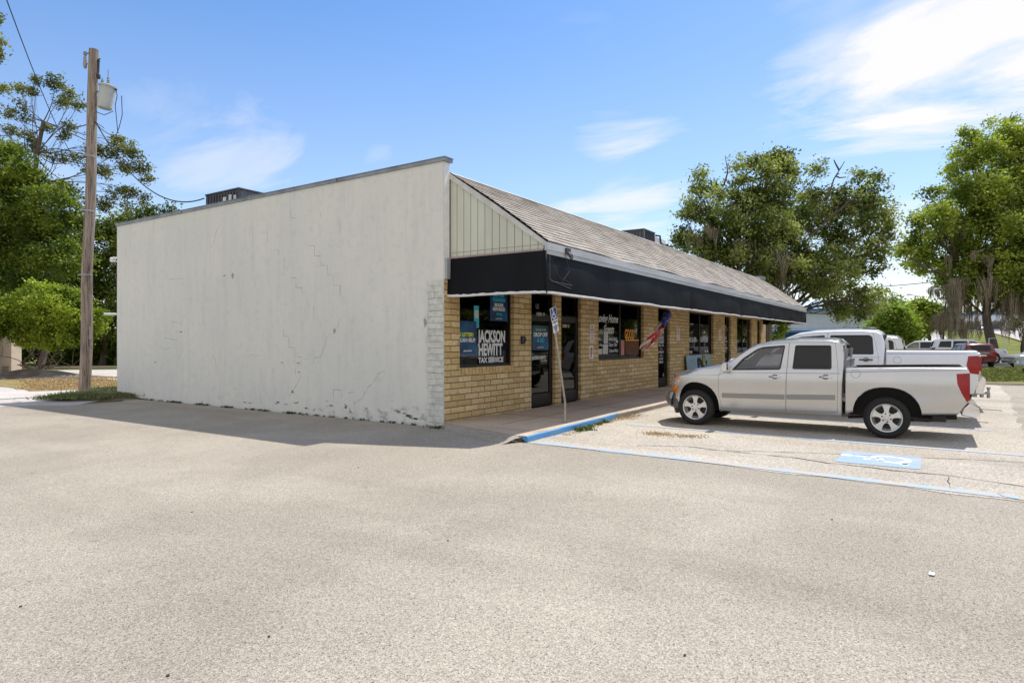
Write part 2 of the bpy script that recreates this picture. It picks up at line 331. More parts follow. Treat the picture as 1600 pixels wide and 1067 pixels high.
# painted block wall: faint vertical streaks, peeling near the foot
def wall_mat():
    m = bpy.data.materials.new('painted_block_wall'); m.use_nodes = True; t = m.node_tree; k = NB(t); p = t.nodes['Principled BSDF']
    co = k.n('ShaderNodeTexCoord').outputs['Object']; s = k.n('ShaderNodeSeparateXYZ'); t.links.new(co, s.inputs[0])
    c = k.mix(k.ramp(k.noise(co, 0.5, 4, 0.6), 0.35, 0.65), (0.725, 0.70, 0.625), (0.68, 0.665, 0.61))
    st = k.noise(k.map(co, scale=(1, 3.2, 0.30)), 1.4, 6, 0.75, 0.5)
    c = k.mix(k.ramp(st, 0.45, 0.72, 0.0, 0.30), c, (0.50, 0.495, 0.46))
    st2 = k.noise(k.map(co, scale=(1, 16, 0.9)), 1.5, 5, 0.75, 0.3)
    c = k.mix(k.ramp(st2, 0.48, 0.72, 0.0, 0.13), c, (0.50, 0.50, 0.485))
    mot = k.noise(co, 5, 5, 0.7); c = k.mix(k.ramp(mot, 0.48, 0.75, 0.0, 0.38), c, (0.48, 0.485, 0.465))
    # worn spots below one metre
    low = k.ramp(s.outputs[2], 0.10, 0.85, 1.0, 0.0)
    sp = k.noise(k.map(co, scale=(1, 1, 1.6)), 3.2, 6, 0.75, 0.3)
    near = k.ramp(s.outputs[1], 6.5, 1.5)
    pe = k.math('MULTIPLY', k.ramp(k.math('ADD', k.math('ADD', k.math('MULTIPLY', sp, 0.7), k.math('MULTIPLY', k.noise(co, 26, 4, 0.8), 0.3)), k.math('MULTIPLY', low, k.math('ADD', 0.05, k.math('MULTIPLY', near, 0.08)))), 0.655, 0.70), low)
    c = k.mix(k.math('MULTIPLY', pe, 0.7), c, (0.33, 0.32, 0.30))
    sp3 = k.noise(k.map(co, scale=(1, 1, 1.3), loc=(3, 9, 1)), 2.1, 6, 0.75)
    ru = k.math('MULTIPLY', k.ramp(k.math('ADD', sp3, k.math('MULTIPLY', low, 0.12)), 0.74, 0.78), low)
    c = k.mix(k.math('MULTIPLY', ru, 0.7), c, (0.33, 0.22, 0.13))
    sp2 = k.noise(k.map(co, scale=(1, 1, 0.7), loc=(0, 4, 7)), 4.5, 5, 0.8)
    mid = k.ramp(s.outputs[2], 1.2, 2.6, 1.0, 0.25)
    c = k.mix(k.math('MULTIPLY', k.ramp(sp2, 0.69, 0.74), k.math('MULTIPLY', mid, 0.6)), c, (0.38, 0.38, 0.36))
    k.put(p.inputs['Base Color'], c); p.inputs['Roughness'].default_value = 0.75
    b = k.n('ShaderNodeTexBrick'); cv = k.n('ShaderNodeCombineXYZ'); t.links.new(s.outputs[1], cv.inputs[0]); t.links.new(s.outputs[2], cv.inputs[1]); t.links.new(cv.outputs[0], b.inputs['Vector'])
    for q, v in (('Scale', 1.0), ('Mortar Size', 0.006), ('Mortar Smooth', 1.0), ('Brick Width', 0.4), ('Row Height', 0.2)): b.inputs[q].default_value = v
    h = k.math('ADD', k.math('MULTIPLY', b.outputs['Fac'], -0.22), k.math('ADD', k.noise(k.map(co, scale=(1, 1.6, 0.9)), 14, 5, 0.75), k.math('MULTIPLY', pe, -0.8)))
    bb = k.n('ShaderNodeBump', i_Strength=0.35, i_Distance=0.012); t.links.new(h, bb.inputs['Height']); t.links.new(bb.outputs[0], p.inputs['Normal'])
    return m
M['wall'] = wall_mat()
M['quoin'] = mat('painted_split_brick', (0.66, 0.655, 0.59), 0.85, var=0.25, vscale=7, bump=1.0, bscale=18)

def shingle_mat():
    m = bpy.data.materials.new('weathered_shingles'); m.use_nodes = True; t = m.node_tree; k = NB(t); p = t.nodes['Principled BSDF']
    co = k.n('ShaderNodeTexCoord').outputs['Object']; s = k.n('ShaderNodeSeparateXYZ'); t.links.new(co, s.inputs[0])
    cv = k.n('ShaderNodeCombineXYZ'); t.links.new(s.outputs[0], cv.inputs[0]); t.links.new(k.math('DIVIDE', s.outputs[2], 0.079), cv.inputs[1])
    b = k.n('ShaderNodeTexBrick'); t.links.new(cv.outputs[0], b.inputs['Vector'])
    for q, v in (('Color1', (0.26, 0.225, 0.19, 1)), ('Color2', (0.43, 0.385, 0.33, 1)), ('Mortar', (0.12, 0.1, 0.085, 1)), ('Scale', 1.0), ('Mortar Size', 0.006), ('Brick Width', 0.30), ('Row Height', 1.0)): b.inputs[q].default_value = v
    c = k.mix(k.ramp(k.noise(co, 1.2, 5, 0.7), 0.4, 0.7, 0, 0.6), b.outputs['Color'], (0.40, 0.37, 0.33))
    c = k.mix(k.ramp(k.noise(co, 60, 3, 0.7), 0.45, 0.7, 0, 0.45), c, (0.17, 0.15, 0.13))
    k.put(p.inputs['Base Color'], c); p.inputs['Roughness'].default_value = 0.95
    bb = k.n('ShaderNodeBump', i_Strength=0.5, i_Distance=0.01); t.links.new(k.noise(co, 60, 3, 0.7), bb.inputs['Height']); t.links.new(bb.outputs[0], p.inputs['Normal'])
    return m
M['shingle'] = shingle_mat()

def wood_mat(name, a, b, c3):
    m = bpy.data.materials.new(name); m.use_nodes = True; t = m.node_tree; k = NB(t); p = t.nodes['Principled BSDF']
    co = k.n('ShaderNodeTexCoord').outputs['Object']
    g = k.noise(k.map(co, scale=(9, 9, 0.35)), 2.5, 6, 0.7)
    c = k.mix(k.ramp(g, 0.38, 0.62), a, b); c = k.mix(k.ramp(k.noise(k.map(co, scale=(20, 20, 0.5)), 2.0, 4, 0.7), 0.52, 0.62), c, c3)
    k.put(p.inputs['Base Color'], c); p.inputs['Roughness'].default_value = 0.9
    bb = k.n('ShaderNodeBump', i_Strength=0.8, i_Distance=0.02); t.links.new(g, bb.inputs['Height']); t.links.new(bb.outputs[0], p.inputs['Normal'])
    return m
M['pole'] = wood_mat('weathered_pole_wood', (0.38, 0.315, 0.26), (0.23, 0.17, 0.13), (0.085, 0.058, 0.04))
M['bark'] = wood_mat('bark', (0.15, 0.12, 0.095), (0.09, 0.07, 0.055), (0.05, 0.04, 0.03))
M['pinebark'] = wood_mat('pine_bark', (0.16, 0.12, 0.10), (0.10, 0.075, 0.06), (0.06, 0.045, 0.04))
M['steel'] = mat('galvanised_steel', (0.36, 0.36, 0.35), 0.45, 0.5, var=0.2)
M['trans'] = mat('grey_transformer_paint', (0.46, 0.47, 0.44), 0.4, var=0.12)
M['porc'] = mat('grey_porcelain', (0.30, 0.30, 0.30), 0.3, var=0.3)
M['wire'] = mat('black_cable', (0.02, 0.02, 0.02), 0.6)
M['navy'] = mat('navy_sign_face', (0.012, 0.02, 0.13), 0.4)
M['signwhite'] = mat('white_sign_face', (0.75, 0.74, 0.72), 0.4)
M['post'] = mat('sign_post_metal', (0.40, 0.37, 0.31), 0.5, 0.3, var=0.3, vscale=8)
M['red'] = mat('red_ink', (0.5, 0.03, 0.03), 0.5)
M['orange'] = mat('orange_ink', (0.85, 0.36, 0.02), 0.5)
M['navyposter'] = mat('navy_poster', (0.008, 0.018, 0.075), 0.3, vc=(0.006, 0.10, 0.24), vscale=2.2)
M['cyan'] = mat('cyan_ink', (0.03, 0.45, 0.60), 0.5)
M['yellow'] = mat('yellow_ink', (0.62, 0.70, 0.03), 0.5)
M['ink'] = mat('black_ink', (0.02, 0.02, 0.02), 0.5)
M['vinyl'] = mat('white_vinyl', (0.72, 0.72, 0.70), 0.5)
M['paleblue'] = mat('pale_blue_board', (0.36, 0.50, 0.56), 0.6, var=0.25, vscale=5, stretch=(4, 1, 1))
M['cream'] = mat('cream_cloth', (0.72, 0.66, 0.50), 0.8)
M['flagred'] = mat('flag_red', (0.75, 0.04, 0.05), 0.8); M['flagblue'] = mat('flag_blue', (0.045, 0.05, 0.32), 0.8)
M['moss'] = mat('spanish_moss', (0.30, 0.25, 0.17), 0.95, var=0.45, vscale=2.0)
M['stucco'] = mat('tan_stucco', (0.62, 0.50, 0.38), 0.8, var=0.1); M['brown'] = mat('dark_brown_post', (0.09, 0.045, 0.03), 0.7)
M['bluewall'] = mat('blue_painted_metal', (0.025, 0.14, 0.42), 0.5, var=0.15); M['lightblue'] = mat('pale_blue_roof', (0.48, 0.62, 0.74), 0.4)
M['bwhite'] = mat('warehouse_white', (0.62, 0.64, 0.67), 0.6, var=0.08)

# ------------------------------------------------------------------ text
def text(body, size, loc, mat_, parent, name='lettering', off=0.0, sx=1.0, shear=0.0, align='LEFT', rot=(R(90), 0, 0), depth=0.0015):
    cu = bpy.data.curves.new('t', 'FONT'); cu.body = body; cu.size = size; cu.offset = off; cu.shear = shear; cu.align_x = align; cu.extrude = depth; cu.resolution_u = 3
    to = bpy.data.objects.new('t', cu); COL.objects.link(to); bpy.context.view_layer.update()
    me = bpy.data.meshes.new_from_object(to.evaluated_get(bpy.context.evaluated_depsgraph_get()))
    bpy.data.objects.remove(to); bpy.data.curves.remove(cu)
    Mx = Matrix.Translation(loc) @ Matrix.Rotation(rot[2], 4, 'Z') @ Matrix.Rotation(rot[0], 4, 'X') @ Matrix.Rotation(rot[1], 4, 'Z') @ Matrix.Diagonal((sx, 1, 1, 1))
    me.transform(Mx); return finish(name, me, mat_, parent)

# ------------------------------------------------------------------ ground
def structure(o): o['kind'] = 'structure'; return o

def ground_sheet():
    b = MB(); xs = [-600, -150, -60, -20, 0, 20, 40, 58] + [58 + 6 * i for i in range(1, 40)] + [330, 450, 800, 1500]; ys = [-800, -300, -120, -60, -30, 0, 30, 60, 120, 300, 800]
    n = len(ys)
    b.v = [(x, y, terrain(x, y) - 0.02) for x in xs for y in ys]
    for i in range(len(xs) - 1):
        for j in range(n - 1): b.f.append((i * n + j, (i + 1) * n + j, (i + 1) * n + j + 1, i * n + j + 1)); b.m.append(0)
    return structure(b.build('ground', M['grass'], smooth=180))
ground_sheet()

def sheet(name, pts, z, m, wob=0.0, seg=0.6, seed=1):
    """flat sheet from ground points, edges optionally roughened"""
    rnd = random.Random(seed); P = []
    pts = [Vector((p[0], p[1], 0)) for p in pts]
    for i, a in enumerate(pts):
        c = pts[(i + 1) % len(pts)]; L = (c - a).length
        n = max(1, min(60, int(L / seg))) if wob else 1
        t = (c - a).normalized(); nn = Vector((-t.y, t.x, 0))
        for q in range(n):
            P.append(a + (c - a) * (q / n) + nn * (rnd.uniform(-wob, wob) if q else 0))
    bm = bmesh.new(); vs = [bm.verts.new((p.x, p.y, z)) for p in P]; f = bm.faces.new(vs)
    if f.normal.z < 0: f.normal_flip()
    bmesh.ops.triangulate(bm, faces=[f]); me = bpy.data.meshes.new(name); bm.to_mesh(me); bm.free()
    return structure(finish(name, me, m))

# main lot, stretching along the front of the building and out of frame
lot = [gd(-700, 650), gd(-200, 640), gd(0, 635), gd(120, 632), gd(190, 627.5), Vector((-0.05, 11.6, 0)), (-0.05, -0.0, 0), (0.1, -0.05, 0), (40, 0, 0), (48, 0, 0), (48, 30, 0), (60, 30, 0), (60, -20, 0), (60, -60, 0), (-60, -60, 0), (-60, 10, 0)]
sheet('parking_lot', lot, 0.0, M['asphalt'])
sheet('driveway', [gd(-700, 650), gd(-200, 640), gd(0, 635), gd(120, 632), gd(160, 625), gd(185, 612), gd(183, 600), gd(183, 577), gd(95, 578), gd(-200, 582), gd(-700, 590)], -0.008, M['drive'], 0.05, 0.8)
sheet('dry_grass', [gd(22, 606), gd(45, 611), gd(80, 610), gd(125, 608), gd(186, 603), gd(186, 594), gd(140, 590), gd(85, 584), gd(60, 581), gd(-60, 584), gd(-60, 598)], 0.004, M['drygrass'], 0.12, 0.5)
sheet('lawn', [gd(183, 573), gd(60, 573), gd(-400, 578), (-70, 90, 0), (40, 90, 0)], 0.03, M['grass'])
sheet('parking_apron', [(-0.72, -2.30), (-0.9, -5.5), (-1.22, -8.62), (3, -8.9), (14, -9.6), (30, -10), (30, -2.3)], 0.004, M['apron'], 0.07, 0.35)
g2 = sheet('grass_island', [gd(1440, 598), gd(1560, 600), gd(1760, 605), gd(1760, 577), gd(1600, 574.5), gd(1500, 573.5), gd(1400, 573.5)], 0.05, M['grass'])
b = MB()
for (a, c) in ((gd(1400, 598), gd(1760, 606)),):
    t = (c - a).normalized(); nn = Vector((-t.y, t.x, 0)) * 0.16; u = Vector((0, 0, 0.09))
    b.add([a, c, c + nn, a + nn, a + u, c + u, c + nn + u, a + nn + u], [(0, 1, 5, 4), (4, 5, 6, 7), (3, 7, 6, 2), (0, 4, 7, 3), (1, 2, 6, 5)])
structure(b.build('island_kerb', M['kerb']))
b = MB()
a, c = gd(-300, 579), gd(184, 576)
b.box((0, 0, 0), (0.01, 0.01, 0.01)); b = MB(); t = (c - a).normalized(); nn = Vector((-t.y, t.x, 0)) * 0.35; u = Vector((0, 0, 0.14))
b.add([a, c, c + nn, a + nn, a + u, c + u, c + nn + u, a + nn + u], [(0, 1, 5, 4), (4, 5, 6, 7), (3, 7, 6, 2), (0, 4, 7, 3), (1, 2, 6, 5)])
structure(b.build('driveway_kerb', M['kerb']))

# street beyond, following the rise of the land
def ribbon(name, y0, y1, x0, x1, dz, m):
    b = MB(); xs = [x0 + (x1 - x0) * i / 60 for i in range(61)]
    for x in xs: b.v += [(x, y0, terrain(x, 0) + dz), (x, y1, terrain(x, 0) + dz)]
    for i in range(60): b.f.append((2 * i, 2 * i + 2, 2 * i + 3, 2 * i + 1)); b.m.append(0)
    return structure(b.build(name, m, smooth=180))
ribbon('street', -34, -17.5, 60.2, 330, 0.03, M['road'])
ribbon('side_path', -9.5, -6.0, 92, 150, 0.03, M['road'])
ribbon('street_kerb', -17.4, -17.0, 60.2, 330, 0.14, M['kerb'])

# mound under the bush, verge by the pole
def mound(name, cx, cy, rx, ry, h, m, n=24, rot=0.0):
    b = MB(); rings = 7; b.v.append((0, 0, h))
    rnd = random.Random(len(name))
    for i in range(1, rings + 1):
        t = i / rings
        for k in range(n):
            a = 2 * math.pi * k / n; z = h * (math.cos(t * math.pi) * .5 + .5) * rnd.uniform(0.85, 1.1) - 0.03 * (i == rings)
            x, y = rx * t * math.cos(a), ry * t * math.sin(a)
            b.v.append((x * math.cos(rot) - y * math.sin(rot), x * math.sin(rot) + y * math.cos(rot), z))
    for k in range(n): b.f.append((0, 1 + k, 1 + (k + 1) % n)); b.m.append(0)
    for i in range(rings - 1):
        for k in range(n): b.f.append((1 + i * n + k, 1 + (i + 1) * n + k, 1 + (i + 1) * n + (k + 1) % n, 1 + i * n + (k + 1) % n)); b.m.append(0)
    o = b.build(name, m, loc=(cx, cy, 0), smooth=180); return structure(o)
pb = gd(50, 590); mound('bush_mound', pb.x, pb.y, 3.6, 1.9, 0.36, M['mulch'], rot=R(-50))
pb = gd(165, 622); mound('verge', pb.x - .1, pb.y + .2, 1.9, 1.0, 0.20, M['mulch'], rot=R(-57))

# walkway and kerb: the slab edge runs from the corner out to the kerb
kerb_line = [(-0.70, -2.30), (3.0, -2.16), (5.3, -2.14), (14, -2.14), (29, -2.14)]
def zwalk(x): return 0.10
b = MB()
top = [(0.05, -0.02), (-0.66, -2.16)] + [(x, y + 0.16) for x, y in kerb_line[1:]] + [(29, -0.02)]
b.prism(top, lambda u, v, h: (u, v, h), -0.05, 0.085)
walk = structure(b.build('walkway', M['walk']))
b = MB()
kk = []
for (xa, ya), (xb, yb) in zip(kerb_line[:-1], kerb_line[1:]):
    n = max(2, int((xb - xa) / 0.25))
    kk += [(xa + (xb - xa) * i / n, ya + (yb - ya) * i / n) for i in range(n)]
kk.append(kerb_line[-1]); rnd = random.Random(3)
vs = []
for i, (x, y) in enumerate(kk):
    e = rnd.uniform(-0.012, 0.012)
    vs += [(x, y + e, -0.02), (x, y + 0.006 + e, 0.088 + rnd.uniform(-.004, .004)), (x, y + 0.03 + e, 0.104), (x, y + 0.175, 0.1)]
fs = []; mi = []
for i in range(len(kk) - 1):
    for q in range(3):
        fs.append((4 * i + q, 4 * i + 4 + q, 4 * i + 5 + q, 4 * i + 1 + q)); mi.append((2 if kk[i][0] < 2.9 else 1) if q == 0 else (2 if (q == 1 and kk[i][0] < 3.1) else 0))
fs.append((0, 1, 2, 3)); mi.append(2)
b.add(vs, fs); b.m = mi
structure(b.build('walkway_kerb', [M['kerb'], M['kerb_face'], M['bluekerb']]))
# worn asphalt lip running up to the slab
b = MB(); A0, A1 = Vector((0.02, -0.03, 0)), Vector((-0.70, -2.2, 0)); t_ = (A1 - A0).normalized(); nn = Vector((t_.y, -t_.x, 0)) * 1.0; rnd = random.Random(6); n = 26
for i in range(n + 1):
    p = A0.lerp(A1, i / n); wq = 0.14 + 0.26 * i / n + rnd.uniform(-.03, .03)
    for q, hq in ((0, .083), (.35, .066), (.75, .02), (1.0, .0015)): b.v.append(tuple(p + nn * (wq * q - .003) + UP * hq))
for i in range(n):
    for q in range(3): a = 4 * i + q; b.f.append((a, a + 1, a + 5, a + 4)); b.m.append(0)
structure(b.build('asphalt_lip', M['asphalt'], smooth=180))
# walkway joints
b = MB()
for x in (1.9, 4.45, 7.2, 10, 13, 16, 19, 22): b.box((x, -1.98, 0.0855), (x + 0.012, -0.02, 0.0875))
b.box((0.4, -1.05, 0.0855), (9.0, -1.038, 0.0875))
structure(b.build('walkway_joint', M['crack']))

# painted lines and accessible-parking symbol
def strip(name, pts, wd, z, m, jit=0.0, seed=1, taper=False):
    rnd = random.Random(seed); P = [Vector((p[0], p[1], 0)) for p in pts]; Q = []
    for a, c in zip(P[:-1], P[1:]):
        n = max(1, int((c - a).length / 0.12)) if jit else 1
        Q += [a + (c - a) * (i / n) for i in range(n)]
    Q.append(P[-1]); b = MB()
    for i, p in enumerate(Q):
        t = (Q[min(i + 1, len(Q) - 1)] - Q[max(i - 1, 0)]).normalized(); nn = Vector((-t.y, t.x, 0))
        j = nn * (rnd.uniform(-jit, jit)); ww = wd * (rnd.uniform(0.35, 1.5) if jit else 1)
        if taper: ww *= math.sin(math.pi * (0.04 + 0.92 * i / (len(Q) - 1)))
        b.v += [tuple(p + j + nn * ww / 2 + UP * z), tuple(p + j - nn * ww / 2 + UP * z)]
    for i in range(len(Q) - 1): b.f.append((2 * i, 2 * i + 1, 2 * i + 3, 2 * i + 2)); b.m.append(0)
    return structure(b.build(name, m))
strip('parking_line', [(-0.63, -2.42), (-0.75, -4.8), (-1.03, -8.45)], 0.19, 0.0085, M['blueline'])
strip('parking_line', [(2.25, -2.75), (2.13, -9.2)], 0.14, 0.0085, M['blueline'])
for x in (5.05, 7.75, 10.5): strip('parking_line', [(x, -2.6), (x - .05, -8.6)], 0.1, 0.0085, M['blueline'])
# symbol
sx, sy = 0.68, -7.08
b = MB(); b.box((sx - 0.53, sy - 0.50, 0.0082), (sx + 0.48, sy + 0.46, 0.009)); structure(b.build('parking_symbol_panel', M['bluebox']))

def isa(b, fn, s=1.0, h0=0.0, h1=0.001, w_=0.11):
    """wheelchair figure in a unit square centred on the origin"""
    def seg(p, q, ww=w_):
        p, q = Vector(p), Vector(q); t = (q - p).normalized(); n = Vector((-t.y, t.x)) * ww / 2
        b.prism([(a.x * s, a.y * s) for a in (p - n, q - n, q + n, p + n)], fn, h0, h1)
    def arc(c, r, a0, a1, n=18, ww=w_):
        for i in range(n):
            x0, x1 = R(a0 + (a1 - a0) * i / n), R(a0 + (a1 - a0) * (i + 1) / n)
            ri, ro = r - ww / 2, r + ww / 2
            b.prism([((c[0] + rr * math.cos(x)) * s, (c[1] + rr * math.sin(x)) * s) for rr, x in ((ri, x0), (ro, x0), (ro, x1), (ri, x1))], fn, h0, h1)
    arc((-0.12, 0.40), 0.045, 0, 360, 12, 0.09)
    seg((-0.12, 0.30), (-0.09, -0.02)); seg((-0.10, 0.14), (0.13, 0.12)); seg((-0.10, -0.02), (0.16, -0.05)); seg((0.14, -0.02), (0.26, -0.38)); seg((0.22, -0.36), (0.34, -0.33))
    arc((-0.07, -0.14), 0.24, 120, 330, 20)
b = MB(); isa(b, lambda u, v, h: (sx + v, sy + 0.0 - u * 0.0 + (v * 0) + u * -1.0 * 0 + 0, h), 1, 0, 0) if False else None
b = MB(); isa(b, lambda u, v, h: (sx - u * 0.95, sy + v * 0.95, h), 1.0, 0.0092, 0.0098, 0.09); structure(b.build('parking_symbol', M['whitebox']))
# cracks and joints in the apron
z4 = lambda L: [gd(1180 + x / 3.81, 640 + y / 3.81) for x, y in L]
strip('pavement_crack', z4([(-700, 215), (-400, 222), (-200, 245), (0, 265), (240, 290), (430, 320), (680, 345), (820, 365), (930, 375), (1160, 395), (1350, 425), (1600, 460), (1900, 500)]), 0.022, 0.0095, M['crack'], 0.015, 2)
strip('pavement_crack', z4([(-300, 240), (0, 250), (460, 265), (800, 280), (1000, 288), (1300, 300), (1600, 318), (1900, 330)]), 0.016, 0.0095, M['crack'], 0.01, 3)
strip('pavement_crack', z4([(1440, 500), (1480, 520), (1560, 535), (1700, 560)]), 0.03, 0.0095, M['crack'], 0.02, 4, True)
strip('pavement_crack', z4([(1150, 395), (1150, 440), (1165, 480)]), 0.01, 0.0095, M['crack'], 0.01, 5, True)
strip('pavement_crack', z4([(380, 475), (500, 492)]), 0.012, 0.002, M['crack'], 0.004, 6, True)
strip('pavement_crack', [gd(-10, 637.5), gd(90, 630), gd(180, 625)], 0.03, 0.003, M['crack'], 0.02, 7)
strip('pavement_crack', [gd(50, 619), gd(110, 616), gd(150, 613)], 0.05, 0.001, M['crack'], 0.03, 8, True)
strip('pavement_crack', [gd(700, 662.5, 0), gd(760, 672), gd(826, 683)], 0.03, 0.003, M['crack'], 0.012, 9)
for i, (x, y) in enumerate([(1300, 812), (300, 800), (560, 731), (420, 995), (1070, 1024), (32, 948), (262, 1056), (700, 845)]):
    p = gd(x, y); rnd = random.Random(i)
    b = MB(); b.prism([(0.008 * math.cos(a) * rnd.uniform(.7, 1.4), 0.007 * math.sin(a) * rnd.uniform(.7, 1.4)) for a in (0, 1, 2, 3, 4, 5.1)], lambda u, v, h: (u, v, h), 0.0, 0.008)
    o = b.build('pebble', M['crack'], loc=(p.x, p.y, 0.0)); tag(o, 'tiny dark stone lying loose on the pale asphalt lot', 'stone', 'loose stones on the asphalt')
p = gd(1456, 898); b = MB(); b.prism([(-.03, -.015), (.03, -.02), (.035, .012), (.0, .02), (-.03, .014)], lambda u, v, h: (u, v, h + .2 * abs(u)), 0.0, 0.003)
tag(b.build('paper_scrap', M['white'], loc=(p.x, p.y, 0.002)), 'small white paper scrap lying on the asphalt at right', 'litter')
# ------------------------------------------------------------------ the shop building
BL = 27.9; BD = 12.4
bld = thing('shop_building', 'long low brick shop row with painted block end wall, shingled mansard and black awning', 'building')
# end wall with its metal coping
b = MB(); b.box((0, 0.003, -0.05), (0.17, BD, 5.018))
wall = b.build('side_wall', M['wall'], bld)
b = MB(); b.box((-0.03, -0.05, 5.02), (0.215, BD + 0.03, 5.085)); b.box((-0.045, -0.065, 5.087), (0.225, BD + 0.04, 5.1))
for y in (2.9, 5.9, 8.9): b.box((-0.049, y, 5.015), (0.23, y + 0.05, 5.104))
b.build('coping', M['coping'], bld)
# stair-step cracks in the wall, following the blockwork
z5 = lambda L: [(on(180 + x / 2.37, 230 + y / 2.37, 0, 0).y, on(180 + x / 2.37, 230 + y / 2.37, 0, 0).z) for x, y in L]
paths = [[(715, 365), (738, 365), (738, 403), (762, 403), (762, 438), (786, 438), (786, 474), (808, 474), (808, 512), (832, 512), (832, 550)],
         [(650, 235), (650, 263), (670, 263)], [(543, 316), (563, 316), (563, 350)], [(585, 380), (606, 380), (606, 400)], [(626, 410), (626, 450)],
         [(648, 484), (670, 484), (670, 520), (692, 520), (692, 553)], [(520, 500), (520, 525), (540, 530)], [(715, 565), (715, 592)], [(759, 630), (759, 665)], [(603, 630), (603, 668)],
         [(623, 675), (623, 700), (643, 700), (643, 740), (665, 742), (665, 775), (688, 776), (688, 812)], [(665, 775), (668, 840)], [(808, 935), (808, 898), (838, 898)], [(838, 898), (838, 925)],
         [(888, 985), (888, 945), (915, 930), (935, 890), (960, 868), (972, 840), (1000, 825)], [(862, 910), (885, 905)], [(500, 770), (538, 772)], [(350, 380), (368, 345), (375, 310), (390, 290)],
         [(195, 490), (255, 486)], [(400, 475), (412, 478)], [(355, 760), (372, 790), (378, 850)], [(740, 780), (762, 775), (775, 735), (785, 700)], [(832, 630), (825, 662), (808, 690)], [(205, 685), (210, 645), (235, 650)], [(225, 680), (246, 686)], [(180, 705), (230, 715)], [(165, 735), (182, 748), (205, 742)], [(833, 275), (833, 320)], [(833, 512), (833, 550)], [(760, 240), (760, 262)], [(498, 300), (498, 330)], [(645, 920), (665, 890), (690, 845)], [(735, 590), (735, 625)], [(860, 985), (888, 985)], [(735, 800), (735, 775)]]
rnd = random.Random(5)
for L in paths:
    P = z5(L); b = MB()
    for (ya, za), (yb, zb) in zip(P[:-1], P[1:]):
        n = max(1, int(math.hypot(yb - ya, zb - za) / 0.08))
        for i in range(n):
            p = Vector((ya + (yb - ya) * i / n, za + (zb - za) * i / n)); q = Vector((ya + (yb - ya) * (i + 1) / n, za + (zb - za) * (i + 1) / n))
            t = (q - p); 
            if t.length < 1e-6: continue
            t.normalize(); nn = Vector((-t.y, t.x)) * rnd.uniform(0.0015, 0.0045)
            b.quad((-0.0015, p.x + nn.x, p.y + nn.y), (-0.0015, q.x + nn.x, q.y + nn.y), (-0.0015, q.x - nn.x, q.y - nn.y), (-0.0015, p.x - nn.x, p.y - nn.y))
    b.build('wall_crack', M['wallcrack'], bld)
# worn patches where the paint is scraped or peeled
def blob(b, y, z, ry, rz, rnd, x=-0.0022, n=18):
    b.prism([(y + ry * rnd.uniform(.45, 1.15) * math.cos(a * 2 * math.pi / n), z + rz * rnd.uniform(.45, 1.15) * math.sin(a * 2 * math.pi / n)) for a in range(n)], lambda u, v, h: (h, u, v), x, x - .0008)
M['stain'] = mat('paint_scrape', (0.42, 0.40, 0.34), 0.9, var=0.4, vscale=30)
M['bare'] = mat('bare_block', (0.30, 0.265, 0.22), 0.95, var=0.45, vscale=14, bump=.5)
for (x, y, rx, ry) in [(435, 478, 5, 14), (1148, 648, 7, 20), (812, 680, 5, 11), (404, 475, 4, 3)]:
    (yy, zz), = z5([(x, y)]); (y2, z2), = z5([(x + rx, y + ry)])
    b = MB(); blob(b, yy, zz, abs(y2 - yy), abs(z2 - zz), rnd); b.build('paint_scrape', M['stain'], bld)
for (x, y, rx, ry) in [(672, 945, 14, 7), (850, 958, 12, 10), (705, 965, 8, 5), (600, 945, 10, 7), (635, 950, 9, 5), (800, 958, 8, 8), (490, 945, 16, 6), (1075, 990, 22, 12), (1045, 978, 12, 8), (1105, 1003, 20, 10), (930, 968, 6, 8), (985, 980, 8, 6), (870, 975, 5, 9), (680, 800, 6, 5), (785, 940, 5, 4), (240, 685, 7, 4), (682, 832, 6, 4), (660, 905, 6, 7), (618, 798, 4, 5), (150, 795, 4, 4)]:
    (yy, zz), = z5([(x, y)]); (y2, z2), = z5([(x + rx, y + ry)])
    b = MB()
    for q in range(4): blob(b, yy + rnd.uniform(-.8, .8) * abs(y2 - yy), zz + rnd.uniform(-.6, .6) * abs(z2 - zz), abs(y2 - yy) * rnd.uniform(.2, .6), abs(z2 - zz) * rnd.uniform(.2, .6), rnd)
    b.build('peeled_patch', M['bare'], bld)
# painted split bricks of the corner
b = MB(); z = -0.04; i = 0; rnd = random.Random(9)
while z < 2.72:
    h = 0.118; L = rnd.uniform(0.37, 0.43); yb = [0.0, L * 0.5 + .02, L] if i % 3 == 0 else [0.0, L]
    for ya, yc in zip(yb[:-1], yb[1:]):
        dx = -0.012 - rnd.uniform(0, 0.018)
        n0 = len(b.v); b.box((dx, ya - 0.012 * (ya == 0), z + 0.006), (0.004, yc - 0.006, z + h - 0.004))
        b.v[n0:] = [(x + (rnd.uniform(-.006, .006) if x < -0.005 else 0), y, zz_) for x, y, zz_ in b.v[n0:]]
    z += h; i += 1
b.build('corner_brick', M['quoin'], bld)
# front return of the end wall, small box
b = MB(); b.box((0.005, -0.008, 2.8), (0.168, -0.001, 5.015)); b.build('wall_return', M['white'], bld)
b = MB(); b.box((0.03, -0.06, 2.80), (0.168, -0.009, 3.19)); b.build('meter_cover', M['greybox'], bld)

